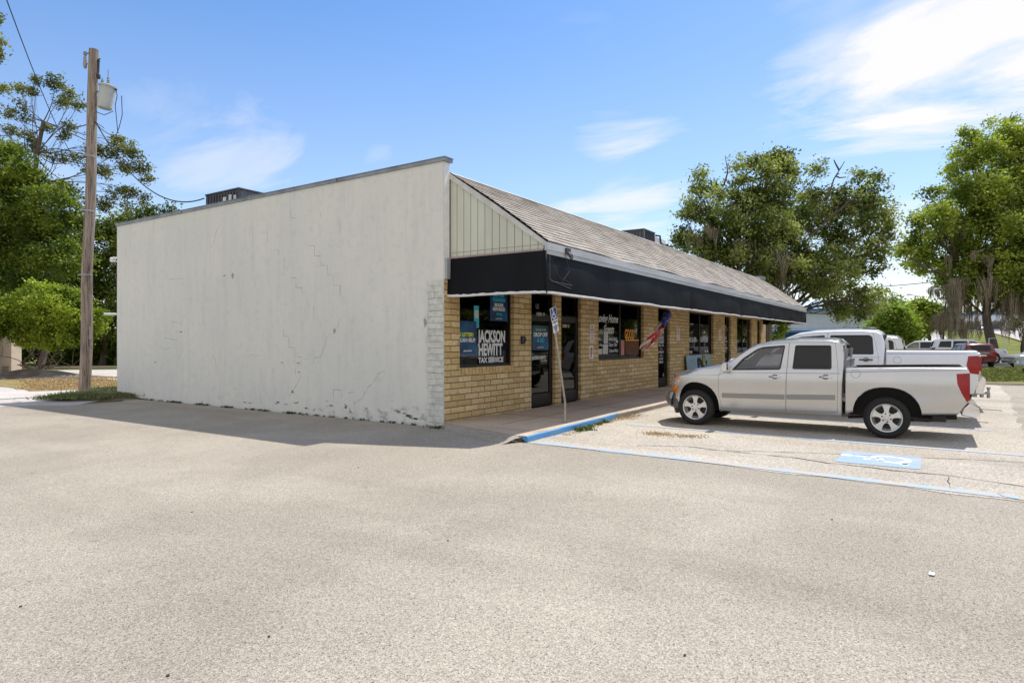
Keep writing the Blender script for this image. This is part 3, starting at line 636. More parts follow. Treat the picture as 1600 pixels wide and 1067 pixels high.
# brick front: piers and breasts between the openings
OP = [(0.49, 2.43, 'w'), (3.16, 4.29, 'd'), (4.58, 5.66, 'd'), (6.70, 10.02, 'w'), (11.30, 12.44, 'd'), (14.60, 17.80, 'w'), (19.55, 20.58, 'd'), (21.68, 24.60, 'w'), (25.85, 26.75, 'd')]
b = MB(); x = 0.0; t = 0.16; ztop = 3.1; zs = 1.10
for x0, x1, kd in OP:
    b.box((x if x > 0 else 0.012, 0, 0.0), (x0, t, ztop), 0)
    if kd == 'w':
        b.box((x0, 0.0, 0.0), (x1, t, zs - 0.125), 0)
        b.box((x0, -0.006, zs - 0.125), (x1, t, zs), 1)
    x = x1
b.box((x, 0, 0), (BL, t, ztop), 0)
for x0, x1, kd in OP: b.box((x0, 0.003, 2.78), (x1, t, ztop - .002), 0)
b.build('brick_front', [M['brick'], M['soldier']], bld)
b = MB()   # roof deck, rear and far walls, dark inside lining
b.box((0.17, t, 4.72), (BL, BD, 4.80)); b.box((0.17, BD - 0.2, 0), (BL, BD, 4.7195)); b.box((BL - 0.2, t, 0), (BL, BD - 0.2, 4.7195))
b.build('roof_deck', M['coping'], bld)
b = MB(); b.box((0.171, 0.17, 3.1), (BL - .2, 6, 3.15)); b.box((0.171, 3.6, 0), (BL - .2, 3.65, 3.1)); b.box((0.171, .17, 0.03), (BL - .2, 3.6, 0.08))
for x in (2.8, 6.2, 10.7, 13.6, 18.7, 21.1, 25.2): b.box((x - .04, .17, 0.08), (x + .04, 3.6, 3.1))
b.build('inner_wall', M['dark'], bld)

# mansard: rows of shingles over Y 0 .. -2.12
RE = 27.25
def lerp(a, c, t): return a + (c - a) * t
def zr(x): return lerp(4.83, 5.0, x / 26.3)
def ze(x): return lerp(3.34, 3.40, x / 26.3)
def zf(x): return lerp(3.13, 3.18, x / 26.3)
rows = 19; b = MB(); rnd = random.Random(2)
xs = [0.19 + (RE - 0.19) * i / 90 for i in range(91)]
wav = {x: (0.012 * math.sin(x * 1.3) + 0.009 * math.sin(x * 3.1 + 1)) for x in xs}
for r in range(rows):
    s0, s1 = r / rows, (r + 1) / rows
    vs = []
    for x in xs:
        for s, off in ((s0, 0.016), (s1, 0.0), (s0, -0.004)):
            y = -2.16 + 2.16 * s; z = lerp(ze(x), zr(x), s) + 0.05 * math.sin(math.pi * s) * 0.8 + wav[x] * (1 - s * .6)
            jit = rnd.uniform(-.004, .004) if off > 0 else 0
            vs.append((x, y - off * 0.57, z + off * 0.82 + jit))
    fs = []
    for i in range(len(xs) - 1): 
        a = 3 * i; c = a + 3; fs += [(a, c, c + 1, a + 1), (a + 2, c + 2, c, a)]
    b.add(vs, fs)
b.box((0.19, -2.13, 3.30), (0.2, 0.0, 3.31))
sh = b.build('roof', M['shingle'], bld)
b = MB()   # underlay closing the roof body
P = [(-2.10, 3.22), (0.0, 3.22), (0.0, 4.75), (-2.10, 3.28)]
b.prism(P, lambda u, v, h: (h, u, v + (0.0 if h < 1 else 0.06)), 0.232, RE - 0.04); b.build('roof_core', M['shingle'], bld)
b = MB(); n = 30
for i in range(n + 1):
    x = 0.2 + (RE - 0.2) * i / n; z = zr(x); b.v += [(x, -0.05, z - 0.012), (x, 0.0, z + 0.018), (x, 0.12, z + 0.012), (x, 0.12, z - 0.2)]
for i in range(n):
    for q in range(3): b.f.append((4 * i + q, 4 * i + 4 + q, 4 * i + 5 + q, 4 * i + 1 + q)); b.m.append(0)
b.build('ridge_flashing', M['offwhite'], bld)
# gable ends of the mansard
def gable(x, s, name):
    b = MB(); w_ = 0.163; k = 0; y = -0.01
    while y > -2.06:
        y1 = max(y - w_ + 0.012, -2.07)
        zz = lambda yy: lerp(3.36, 4.79, 1 + yy / 2.12) + .02
        b.prism([(y, 3.225), (y1, 3.225 - 0.0), (y1, max(3.24, zz(y1) - .03)), (y, zz(y) - .03)], lambda u, v, h: (h, u, v), x, x + s * 0.03)
        y -= w_; k += 1
    b.prism([(0, 3.225), (-2.08, 3.2), (-2.08, 3.3), (0, 4.74)], lambda u, v, h: (h, u, v), x - s * .001 + s * .002, x + s * 0.022, 1)
    b.build(name, [M['siding'], M['acdark']], bld)
    b = MB()
    b.prism([(0.0, 4.825), (-1.06, 4.112), (-2.14, 3.335), (-2.14, 3.245), (0.0, 4.72)], lambda u, v, h: (h, u, v), x, x + s * 0.055)
    b.build('rake_board', M['offwhite'], bld)
    b = MB(); b.box((min(x, x + s * .07), -2.08, 3.165), (max(x, x + s * .07), -0.01, 3.222)); b.build('trim_board', M['pink'], bld)
gable(0.225, -1, 'gable_siding'); gable(RE - .03, 1, 'gable_siding')
# fascia
b = MB(); n = 40
for i in range(n):
    xa, xb = 0.16 + (RE - .16) * i / n, 0.16 + (RE - .16) * (i + 1) / n
    for (y0, y1, d0, d1) in ((-2.15, -2.11, 0, 0.0), (-2.172, -2.151, 0.075, 0.0)):
        vs = [(xa, y0, zf(xa) + d0), (xb, y0, zf(xb) + d0), (xb, y1, zf(xb) + d0), (xa, y1, zf(xa) + d0), (xa, y0, ze(xa) - 0.012), (xb, y0, ze(xb) - .012), (xb, y1, ze(xb) - .012), (xa, y1, ze(xa) - .012)]
        fs = [(0, 1, 5, 4), (3, 2, 1, 0), (4, 5, 6, 7)]
        if i == 0: fs.append((0, 4, 7, 3))
        if i == n - 1: fs.append((1, 2, 6, 5))
        b.add(vs, fs)
b.build('fascia', M['fascia'], bld)
b = MB(); b.box((0.2, -2.1, 3.1), (RE - .05, -0.001, 3.14)); b.build('soffit', M['brown'], bld)
fl = MB(); fl.box((0.78, -2.215, 3.19), (0.93, -2.175, 3.30)); fl.lathe([(0.045, 0), (0.06, .08), (0.05, .12), (0, .12)], lambda x, y, h: (0.85 + x, -2.22 - h * .5, 3.19 + y - h * .4), 12)
fl.build('flood_light', M['acdark'], bld)
fl = MB(); fl.box((RE - 0.9, -0.15, 4.97), (RE - .1, 0.4, 5.13)); fl.build('roof_cap', M['coping'], bld)

# awning: front and side curtains of black fabric with a white hem
def zb(x):
    return lerp(2.45, 2.575, min(1, x / 26.5)) + 0.005 * math.sin(x * 1.7) + 0.004 * math.sin(x * 4.1)
b = MB(); h_ = MB(); n = 150; m = 10
seams = (8.1, 13.6, 19.2)
for i in range(n + 1):
    x = 0.125 + (RE - 0.1) * i / n
    for j in range(m + 1):
        s = j / m; z = lerp(zf(x) + 0.02, zb(x), s)
        y = -2.14 + 0.02 - 0.035 * math.sin(math.pi * s) * (0.6 + 0.4 * math.sin(x * 1.7)) - 0.012 * math.sin(x * 4.3 + s * 3) * s - (0.03 * s)
        for q in seams: y += 0.05 * math.exp(-((x - q) / 0.09) ** 2) * s
        b.v.append((x, y, z))
for i in range(n):
    for j in range(m): a = i * (m + 1) + j; b.f.append((a, a + 1, a + m + 2, a + m + 1)); b.m.append(0)
k0 = len(b.v); n2 = 30
def zb2(s): return 2.44 + 0.022 * math.sin(math.pi * s) + (0.035 * (1 - s) ** 8) + .012 * s
for i in range(n2 + 1):
    s_ = i / n2; y = 0.03 - 2.19 * s_
    for j in range(m + 1):
        s = j / m; z = lerp(3.185, zb2(s_), s); x = 0.135 + 0.02 * math.sin(math.pi * s) * math.sin(math.pi * s_) - 0.03 * s
        b.v.append((x, y, z))
for i in range(n2):
    for j in range(m): a = k0 + i * (m + 1) + j; b.f.append((a, a + m + 1, a + m + 2, a + 1)); b.m.append(0)
k1 = len(b.v)
for i in range(n2 + 1):
    y = 0.0 - 2.1 * i / n2
    for j in (0, 1): b.v.append((RE - .01, y, (3.16, 2.57)[j]))
for i in range(n2): a = k1 + 2 * i; b.f.append((a, a + 2, a + 3, a + 1)); b.m.append(0)
b.tube([(.13, -2.15, 3.17), (.125, -2.155, 2.8), (.118, -2.168, 2.455)], .024, 10)
aw = b.build('awning', M['fabric'], bld, smooth=180)
rnd = random.Random(4)
for i in range(n + 1):
    x = 0.11 + (RE - 0.1) * i / n; z = zb(x); hh = 0.028 + 0.004 * math.sin(x * 3) + rnd.uniform(-.004, .004)
    if any(abs(x - q) < 0.12 for q in seams): hh *= 0.5
    h_.v += [(x, -2.172, z + hh), (x, -2.19, z - 0.008), (x, -2.13, z - 0.012)]
for i in range(n):
    for q in (0, 1): a = 3 * i + q; h_.f.append((a, a + 1, a + 4, a + 3)); h_.m.append(0)
k0 = len(h_.v)
for i in range(n2 + 1):
    s_ = i / n2; y = 0.04 - 2.22 * s_; z = zb2(s_); hh = 0.034 + rnd.uniform(-.008, .008)
    h_.v += [(0.098, y, z + hh), (0.085, y, z - 0.012 + rnd.uniform(-.004, .004)), (0.14, y, z - 0.01)]
for i in range(n2):
    for q in (0, 1): a = k0 + 3 * i + q; h_.f.append((a, a + 3, a + 4, a + 1)); h_.m.append(0)
h_.build('awning_hem', M['white'], bld, smooth=180)
for q in (2.75, 5.45, 8.1, 10.8, 13.6, 16.4, 19.2, 22.0, 24.7):
    b = MB(); b.v += [(q - .012, -2.135, zf(q)), (q + .012, -2.135, zf(q)), (q - .012, -2.205, zb(q) + .05), (q + .012, -2.205, zb(q) + .05), (q - .01, -2.19, (zf(q) + zb(q)) / 2), (q + .01, -2.19, (zf(q) + zb(q)) / 2)]; k = len(b.v) - 6; b.f += [(k, k + 1, k + 5, k + 4), (k + 4, k + 5, k + 3, k + 2)]; b.m += [0, 0]; b.build('awning_seam', M['fabric'], bld)
# frame rods poking the awning corner
b = MB(); b.tube([(0.2, -2.19, 3.12), (0.19, -2.2, 2.68), (0.95, -2.205, 2.58)], 0.008, 6); b.tube([(0.25, -2.2, 2.66), (1.0, -2.205, 2.64)], 0.006, 6); b.tube([(0.75, -2.2, 3.15), (0.9, -2.21, 2.9), (0.6, -2.2, 2.66)], 0.003, 5); b.tube([(0.2, -2.2, 3.1), (0.5, -2.21, 2.75), (0.95, -2.2, 2.68)], 0.003, 5)
b.build('awning_rod', M['acdark'], bld)

# windows and doors
def frame(b, x0, x1, z0, z1, y0, y1, w_):
    b.box((x0, y0, z0), (x0 + w_, y1, z1)); b.box((x1 - w_, y0, z0), (x1, y1, z1)); b.box((x0 + w_, y0, z0), (x1 - w_, y1, z0 + w_)); b.box((x0 + w_, y0, z1 - w_), (x1 - w_, y1, z1))
shop = {}
for i, (x0, x1, kd) in enumerate(OP):
    x0 += .002; x1 -= .002
    b = MB()
    if kd == 'w':
        frame(b, x0, x1, zs + .002, 2.778, 0.09, 0.14, 0.05)
        if x1 - x0 > 2.2: b.box(((x0 + x1) / 2 - .03, 0.09, zs + .052), ((x0 + x1) / 2 + .03, 0.14, 2.728))
        f = b.build('window', M['black'], bld)
        g = MB(); g.box((x0 + .05, 0.112, zs + .052), (x1 - .05, 0.118, 2.728)); gl = g.build('pane', M['glass'], f)
    else:
        frame(b, x0, x1, 0.09, 2.778, 0.085, 0.145, 0.045)
        b.box((x0 + .045, 0.085, 2.2), (x1 - .045, 0.145, 2.25))
        f = b.build('door', M['black'], bld)
        d = MB(); frame(d, x0 + .05, x1 - .05, 0.14, 2.195, 0.09, 0.13, 0.085); d.box((x0 + .135, .092, .225), (x1 - .135, .128, .38)); d.build('door_leaf', M['black'], f)
        g = MB(); g.box((x0 + .135, 0.106, 0.38), (x1 - .135, 0.112, 2.11)); g.box((x0 + .045, .106, 2.25), (x1 - .045, .112, 2.73)); g.build('pane', M['glass'], f)
        hd = MB(); hx = x1 - .1; hd.tube([(hx, 0.09, 0.95), (hx, 0.045, 0.97), (hx, 0.045, 1.23), (hx, 0.09, 1.25)], 0.011, 8); hd.build('handle', M['acdark'], f)
    shop[i] = f
VY = 0.104   # writing sits just proud of the glass
# first shop
text('JACKSON', 0.345, (1.25, VY, 1.61), M['vinyl'], shop[0], off=0.013, sx=0.66)
text('HEWITT', 0.345, (1.25, VY, 1.335), M['vinyl'], shop[0], off=0.013, sx=0.68)
text('TAX SERVICE', 0.15, (1.25, VY, 1.18), M['vinyl'], shop[0], off=0.006, sx=1.03)
def poster(name, x0, x1, z0, z1, label, m, y=0.10, items=(), cat='poster', group=None, loc0=None):
    loc = (x0, y, z0); o = MB(); o.box((0, 0, 0), (x1 - x0, 0.003, z1 - z0))
    t_ = thing(name, label, cat, loc, group=group)
    o.build('sheet', m, t_)
    for (body, size, px_, pz, mm, kw) in items: text(body, size, (px_, -0.002, pz), mm, t_, **kw)
    return t_
poster('poster', 0.545, 1.18, 1.36, 2.03, 'navy and blue poster in the tax office window reading RS LETTER', M['navyposter'], y=.1, items=[
    ('RS LETTER?', 0.108, 0.0, 0.36, M['yellow'], dict(off=.004, sx=.98)), ('E CAN HELP!', 0.108, 0.0, 0.25, M['vinyl'], dict(off=.004, sx=.95)), ('JacksonHewitt', 0.045, 0.2, 0.06, M['vinyl'], dict(off=.001))])
poster('poster', 1.66, 2.32, 2.06, 2.74, 'navy poster with cyan and white lettering hung high in the tax office window', M['navyposter'], items=[
    ('BIG TAX', 0.1, 0.33, 0.52, M['cyan'], dict(off=.004, align='CENTER')), ('CHANGES!', 0.1, 0.33, 0.42, M['cyan'], dict(off=.004, align='CENTER')), ('BIGGER', 0.1, 0.33, 0.31, M['vinyl'], dict(off=.004, align='CENTER')), ('REFUNDS?', 0.1, 0.33, 0.22, M['vinyl'], dict(off=.004, align='CENTER')), ('Ask us', 0.08, 0.33, 0.13, M['cyan'], dict(off=.002, align='CENTER', shear=.3)), ('JacksonHewitt', 0.04, 0.33, 0.04, M['vinyl'], dict(align='CENTER'))])
b = MB()
t_ = thing('leaflet', 'narrow colourful leaflet hanging between the two posters in the tax office window', 'leaflet', (1.1, .1065, 1.9)); o = MB(); o.box((0, 0, 0), (.17, .002, .45)); o.build('sheet', M['cyan'], t_); o = MB(); o.box((.02, -.002, .2), (.15, -.0003, .36)); o.build('picture', M['siding'], t_)
b = MB(); b.tube([(0.9 + .2 * math.cos(a), 0.3, 2.3 + .09 * math.sin(a)) for a in [i * math.pi / 10 for i in range(21)]], 0.008, 6); 
neon = thing('neon_sign', 'dim red unlit neon sign inside the tax office window', 'sign', (0, 0, 0)); o = b.build('border', M['red'], neon); text('OPEN', 0.12, (0.77, 0.3, 2.26), M['red'], neon)
# doors of the first two shops
text('10301 V', 0.115, (3.52, VY - .018, 2.235 - .005), M['cream'], shop[1], off=.002); text('LE', 0.16, (3.52, .103, 2.40), mat('grey_vinyl', (.25, .25, .25), .6), shop[1], off=.001)
text('JACKSON HEWITT', 0.115, (3.36, VY, 1.20), M['vinyl'], shop[1], off=.003, sx=.66); text('TAX SERVICE', 0.05, (3.75, VY, 1.14), M['vinyl'], shop[1])
text('10301 U', 0.115, (4.82, VY, 1.98), M['cream'], shop[2], off=.002, sx=.95)
poster('poster', 3.36, 4.12, 1.42, 2.0, 'navy drop off poster on the glass of the first door', M['navyposter'], y=.098, items=[
    ('Too Busy To Sit?', 0.07, 0.38, 0.46, M['yellow'], dict(align='CENTER', shear=.25, off=.001)), ('DROP OFF', 0.135, 0.38, 0.32, M['vinyl'], dict(align='CENTER', off=.005)), ('& GO', 0.135, 0.38, 0.19, M['cyan'], dict(align='CENTER', off=.004, shear=.2)), ('JacksonHewitt', 0.05, 0.38, 0.05, M['vinyl'], dict(align='CENTER'))])
# door bell box
b = MB(); b.box((2.70, -0.04, 1.56), (2.84, 0.0, 1.74), 0); b.box((2.80, -0.055, 1.62), (2.86, -0.041, 1.70), 0); b.box((2.745, -.045, 1.66), (2.77, -.0405, 1.69), 1)
tag(b.build('doorbell_box', [M['ink'], M['steel']]), 'small black call box fixed on the pier between tax office window and door', 'call box')
# notices on the piers
def notice(x, z, w_, h, lab, fig=False):
    t_ = thing('notice_sign', lab, 'sign', (x, -0.012, z), group='notices on the brick piers'); o = MB(); o.box((0, 0, 0), (w_, .006, h)); o.build('plate', M['signwhite'], t_)
    if fig:
        o = MB()
        for i in range(20):
            a, c = 2 * math.pi * i / 20, 2 * math.pi * (i + 1) / 20; q = (w_ / 2, h / 2 + .03)
            o.prism([(q[0] + r_ * math.cos(s_), q[1] + r_ * math.sin(s_)) for r_, s_ in ((.07, a), (.09, a), (.09, c), (.07, c))], lambda u, v, hh: (u, hh, v), -.001, -.003)
        o.prism([(.06, .02), (.11, .02), (.15, .3), (.1, .3)], lambda u, v, hh: (u, hh, v), -.001, -.003); o.build('symbol', M['red'], t_)
    else:
        for k, (s_, sz) in enumerate((('NO', .08), ('PARKING', .055), ('TOW AWAY', .04), ('ZONE AT', .036), ('OWNERS', .036), ('EXPENSE', .036))):
            text(s_, sz, (w_ / 2, -.002, h - .085 - .068 * k), M['red'], t_, align='CENTER', off=.002)
    return t_
notice(6.16, 1.62, .26, .46, 'red on white notice left of the scent shop, over a smaller notice'); notice(6.12, 1.16, .24, .36, 'small notice with a red figure, lower one left of the scent shop window', True)
notice(10.5, 1.62, .27, .46, 'faded red notice half behind the hanging windsock'); notice(13.15, 1.66, .32, .46, 'red and white notice on the pier between windsock door and pool supply window'); notice(18.6, 1.68, .36, .46, 'red and white notice on the pier right of the pool supply window')
# scent shop window
for s_, z_, x_ in (('Loving Home', 2.18, 6.80), ('Scents', 1.87, 7.25)): text(s_, 0.33, (x_, VY, z_), M['vinyl'], shop[3], off=.006, shear=.35, sx=.80)
for k, (s_) in enumerate(('Bath & Body', 'Diaper Gifts', 'Custom Melts')): text(s_, 0.14, (7.60, VY, 1.66 - .17 * k), M['vinyl'], shop[3], off=.001, sx=.8, shear=.2)
for k, (s_) in enumerate(('Candles', 'Wax Melts', 'Incense')): text(s_, 0.13, (6.78, VY, 1.66 - .17 * k), M['offwhite'], shop[3], off=.001, sx=.7, shear=.2)
for (x_, z_, w_, h_, lb) in ((7.26, 1.57, .28, .32, 'white paper sheet, upper of the two on the scent shop window'), (7.2, 1.27, .34, .28, 'white paper sheet, lower and wider of the two on the scent shop window'), (6.78, 1.27, .38, .15, 'white paper strip in the lower left corner of the scent shop window')):
    b = MB(); b.box((0, 0, 0), (w_, .002, h_)); tag(b.build('paper_sheet', M['offwhite'], loc=(x_, .102, z_)), lb, 'paper')
b = MB(); rnd = random.Random(1); x_ = 8.4
while x_ < 9.9:
    for q in range(3): b.v += [(x_ + q * .05, .22 + .03 * (q % 2), 2.7), (x_ + q * .05, .22 + .03 * (q % 2), 2.05)]
    k = len(b.v) - 6; b.f += [(k, k + 2, k + 3, k + 1), (k + 2, k + 4, k + 5, k + 3)]; b.m += [0, 0]; x_ += .1
cur = tag(b.build('curtain', mat('dark_red_cloth', (0.32, 0.03, 0.05), .8)), 'dark red pleated curtain in the right half of the scent shop window', 'curtain')
gs = thing('good_sign', 'brown window sign with tall orange letters GOOD in the scent shop window', 'sign', (8.45, .098, 1.22))
b = MB(); b.box((.32, 0, 0), (1.38, .003, .42)); b.build('board', mat('rust_board', (.17, .05, .015), .7, var=.5, vscale=9), gs); b = MB(); b.box((.35, -.003, .43), (1.4, 0, .47)); b.build('bar', M['orange'], gs)
text('GOOD', .42, (.28, -.001, .49), M['orange'], gs, off=.012, sx=.56)
b = MB()
for k in range(9): b.box((.0 + k * .03, 0, .0 + .0), (.02 + k * .03, .002, .44), k % 2)
b.build('tassel', [M['flagred'], M['cream']], gs)
# pool supply window and its door
for s_, x_, sx_ in (('POOL & SPA', 14.68, .80), ('SUPPLIES', 16.35, .98)): text(s_, .26, (x_, VY, 1.62), M['vinyl'], shop[5], off=.008, sx=sx_)
text('POOL & SPA', .17, (11.42, VY, 1.72), M['vinyl'], shop[4], off=.004, sx=.72); text('SUPPLIES', .11, (11.5, VY, 1.86), M['vinyl'], shop[4], off=.002, sx=.9)
for k, s_ in enumerate(('HOURS', 'MON - FRI', '9 - 5', 'SATURDAY', '9 - 2', 'CLOSED', 'SUNDAY')): text(s_, .1, (11.87, VY, 1.58 - .115 * k), M['vinyl'], shop[4], off=.001, align='CENTER')
for k, s_ in enumerate(('OPEN', 'MON - FRI', '10 - 5', 'SATURDAY', '10 - 3')): text(s_, .13, (20.06, VY, 1.75 - .15 * k), M['vinyl'], shop[6], off=.002, align='CENTER')
b = MB()
for (x_, z_) in ((14.75, 1.17), (15.05, 1.17), (16.9, 1.18), (17.2, 1.18)): b.box((x_, .1, z_), (x_ + .2, .103, z_ + .11))
b.build('sticker', M['offwhite'], shop[5])
wr = thing('wreath', 'green wreath with red flowers behind the pool supply window', 'wreath', (16.6, .3, 2.15)); b = MB(); b.tube([(.26 * math.cos(a), 0, .26 * math.sin(a)) for a in [i * math.pi / 8 for i in range(17)]], .05, 6); b.build('leaves', mat('wreath_green', (.05, .12, .03), .8, bump=1), wr); b = MB()
for a in (0.4, 1.4, 2.1): b.lathe([(0, -.07), (.07, 0), (0, .07)], lambda x, y, h, a=a: (.2 * math.cos(a) + x, y - .05, .2 * math.sin(a) + h), 8)
b.build('flower', M['red'], wr)
# goods in the fourth window
rnd = random.Random(8); shelf = thing('shelf_goods', 'pale packets and bottles stacked on a shelf in the fourth window', 'goods', (23.2, .3, 1.15)); b = MB()
for r_ in range(5):
    for c_ in range(5):
        if rnd.random() < .8: b.box((c_ * .22, 0, r_ * .24), (c_ * .22 + .15, .12, r_ * .24 + rnd.uniform(.1, .2)))
b.build('packets', M['offwhite'], shelf); b = MB()
for r_ in range(6): b.box((-.05, -.02, r_ * .24 - .03), (1.15, .2, r_ * .24 - .005))
b.build('shelf_board', M['brown'], shelf)
b = MB(); b.prism([(0, 0), (.45, 0), (.4, .5), (.3, .95), (.2, 1.1), (.1, .8)], lambda u, v, h: (u, h, v), 0, .06); tag(b.build('hanging_shirt', M['paleblue'], loc=(22.0, .3, 1.3)), 'pale blue shirt hanging in the left of the fourth window', 'shirt')

# rooftop units
def ac_unit(label, loc, L, Wd, H, cat='air conditioner'):
    t_ = thing('air_conditioner', label, cat, loc, group='air conditioners on the roof')
    b = MB(); b.box((0.03, 0.03, 0), (L - .03, Wd - .03, H - .04)); b.build('casing', M['aclight'], t_)
    b = MB(); b.box((-.02, -.02, H - .038), (L + .02, Wd + .02, H)); b.build('lid', M['acdark'], t_)
    b = MB()
    for (x_, y_) in ((0, 0), (L - .06, 0), (0, Wd - .06), (L - .06, Wd - .06)): b.box((x_, y_, 0), (x_ + .06, y_ + .06, H - .04))
    b.build('corner_post', M['acdark'], t_)
    b = MB(); y_ = .1
    while y_ < Wd - .1: b.box((-0.004, y_, .05), (.0295, y_ + .05, H - .08)); y_ += .14
    b.build('grille', M['acdark'], t_)
    return t_, L, Wd, H
cn = on(373, 293, 0, 1.5)
u1, L, Wd, H = ac_unit('low dark air conditioner on the flat roof behind the long painted wall', (1.5, cn.y, 4.80), 1.35, 1.62, cn.z - 4.80)
b = MB(); b.box((-.03, .32, .62), (-.006, .44, 1.02)); b.box((-.03, .58, .5), (-.006, .72, .98)); b.box((-.03, .1, .86), (-.006, .2, .98)); b.build('label_plate', M['offwhite'], u1)
c2 = on(1006, 357, 1, 2.2)
u2, L, Wd, H = ac_unit('tall black air conditioner rising behind the shingled ridge', (c2.x, 2.2, 4.80), 1.25, 1.1, c2.z - 4.80)
b = MB(); x_ = .1
while x_ < L - .1: b.box((x_, -.004, .05), (x_ + .03, .029, H - .08)); x_ += .085
b.build('grille', M['acdark'], u2); b = MB(); b.box((0, -.012, 0), (.05, -.005, H - .05)); b.build('edge_strip', M['steel'], u2)
# pale parapet panel with vent pipe beyond the second unit
pt = thing('parapet_panel', 'pale metal panel with a black curved pipe behind the shingled ridge', 'parapet', (c2.x + 1.55, 2.3, 4.8)); b = MB(); hp = H - .02
b.box((0, 0, 0), (1.3, .5, hp - .1)); b.box((1.3, .05, 0), (2.1, .45, hp - .35)); b.build('panel', M['white'], pt); b = MB(); b.tube([(0, -.03, hp - .05), (.5, -.03, hp), (.6, -.03, hp - .3), (1.1, -.03, hp - .36), (1.9, -.03, hp - .3)], .04, 8); b.tube([(1.35, -.05, 0), (1.35, -.05, hp - .25)], .07, 8); b.build('pipe', M['ink'], pt)

# wall arm and lamp at the rear corner
b = MB(); p = on(181, 404, 0, 0.05); b.tube([(0.1, BD, p.z), (0.02, BD + .25, p.z + .02)], .03, 8); b.lathe([(0.0, 0), (.07, .02), (.08, .12), (.05, .16), (0, .16)], lambda x, y, h: (0.02 + x, BD + .3 + y, p.z - .12 + h), 12); b.build('wall_lamp', M['white'], bld)
p = on(181, 491, 0, 0.05); b = MB(); b.tube([(0.1, BD - .02, p.z), (0.0, BD + .75, p.z + .02)], .035, 8); b.build('wall_pipe', M['white'], bld)

# ------------------------------------------------------------------ accessible-parking sign
sg = thing('parking_sign', 'blue wheelchair parking sign with a white plate on a thin leaning post', 'sign', (1.28, -1.9, 0.085))
ftop = on(862, 482, 1, -1.9) - Vector((1.28, -1.9, 0.085)); lean = Vector((ftop.x, 0, ftop.z))
Lp = lean.length; bend = Vector((.0, 0, .42)) ; b = MB()
jn = Vector((0.0, 0, 0.40)); dirv = (lean - jn).normalized()
b.tube([(0, 0, -.04), tuple(jn * .6), tuple(jn), tuple(jn + dirv * .25), tuple(lean - dirv * .05)], 0.021, 8); b.tube([(0, 0, 0), (0, 0, .004)], .06, 12); b.build('post', M['post'], sg)
perp = Vector((-dirv.z, 0, dirv.x)) * -1
def sfn(o, y0): return lambda u, v, h: tuple(o + perp * u * .78 + dirv * v * .84 + Vector((0, y0 - h, 0)))
o0 = lean + perp * 0.0; S_ = 1.0
b = MB(); b.prism([(-.135, -.27), (.135, -.27), (.145, -.26), (.145, .01), (.135, .02), (-.135, .02), (-.145, .01), (-.145, -.26)], sfn(o0, -.025), 0, .004, 0); b.build('sign_panel', M['signwhite'], sg)
b = MB(); b.prism([(-.13, -.255), (.13, -.255), (.13, .008), (-.13, .008)], sfn(o0, -.025), .0045, .006, 0)
pnl = b.build('sign_face', M['navy'], sg); b = MB(); isa(b, lambda u, v, h: tuple(o0 + perp * u * .20 + dirv * (v * .22 - .105) + Vector((0, -.025 - h, 0))), 1, .0065, .0075, .09); b.build('symbol', M['signwhite'], pnl)
b = MB(); b.prism([(-.125, -.53), (.125, -.53), (.125, -.272), (-.125, -.272)], sfn(o0, -.025), 0, .004); lw = b.build('lower_plate', M['signwhite'], sg)
angr = math.atan2(perp.z, perp.x)
for k, (s_, sz) in enumerate((('PARKING', .038), ('BY', .028), ('DISABLED', .038), ('PERMIT', .038), ('ONLY', .038))):
    pos = o0 + dirv * (-.268 - .040 * k) + Vector((0, -.0315, 0)); text(s_, sz, tuple(pos), M['ink'], lw, align='CENTER', off=.001, rot=(R(90), angr, 0))

# ------------------------------------------------------------------ stars-and-stripes windsock
A = on(1044, 490, 1, -0.9); Bq = on(1033, 509, 1, -0.9); C_ = on(1003, 545, 1, -.9)
fs_ = thing('windsock', 'stars and stripes windsock with red and white tails blowing beside a shop door', 'windsock', tuple(A))
b = MB(); d = Bq - A
def tubefn(t, a, r): 
    ax = d.normalized(); s1 = ax.orthogonal().normalized(); s2 = ax.cross(s1); p = d * t; return tuple(p + (s1 * math.cos(a) + s2 * math.sin(a)) * r)
n = 16; rs = [.11, .12, .12, .105, .09]
for i, r_ in enumerate(rs):
    for k in range(n): b.v.append(tubefn(i / 4, 2 * math.pi * k / n, r_ * (1 + .06 * math.sin(3 * k))))
for i in range(4):
    for k in range(n): b.f.append((i * n + k, i * n + (k + 1) % n, (i + 1) * n + (k + 1) % n, (i + 1) * n + k)); b.m.append(0)
fb = b.build('star_field', M['flagblue'], fs_, smooth=180); b = MB(); rnd = random.Random(3)
for i in range(70):
    t_, a = rnd.uniform(.03, .97), rnd.uniform(0, 6.28); p = Vector(tubefn(t_, a, .120 - .03 * max(0, t_ - .4))); q = p - d * t_; q.normalize(); s1 = q.orthogonal().normalized() * .013; s2 = q.cross(s1); p += q * .012
    pts5 = [p + (s1 * math.cos(j * math.pi / 5) + s2 * math.sin(j * math.pi / 5)) * (1.5 if j % 2 else .7) for j in range(10)]; b.add([tuple(x_) for x_ in pts5], [tuple(range(10))])
b.build('stars', M['white'], fb)
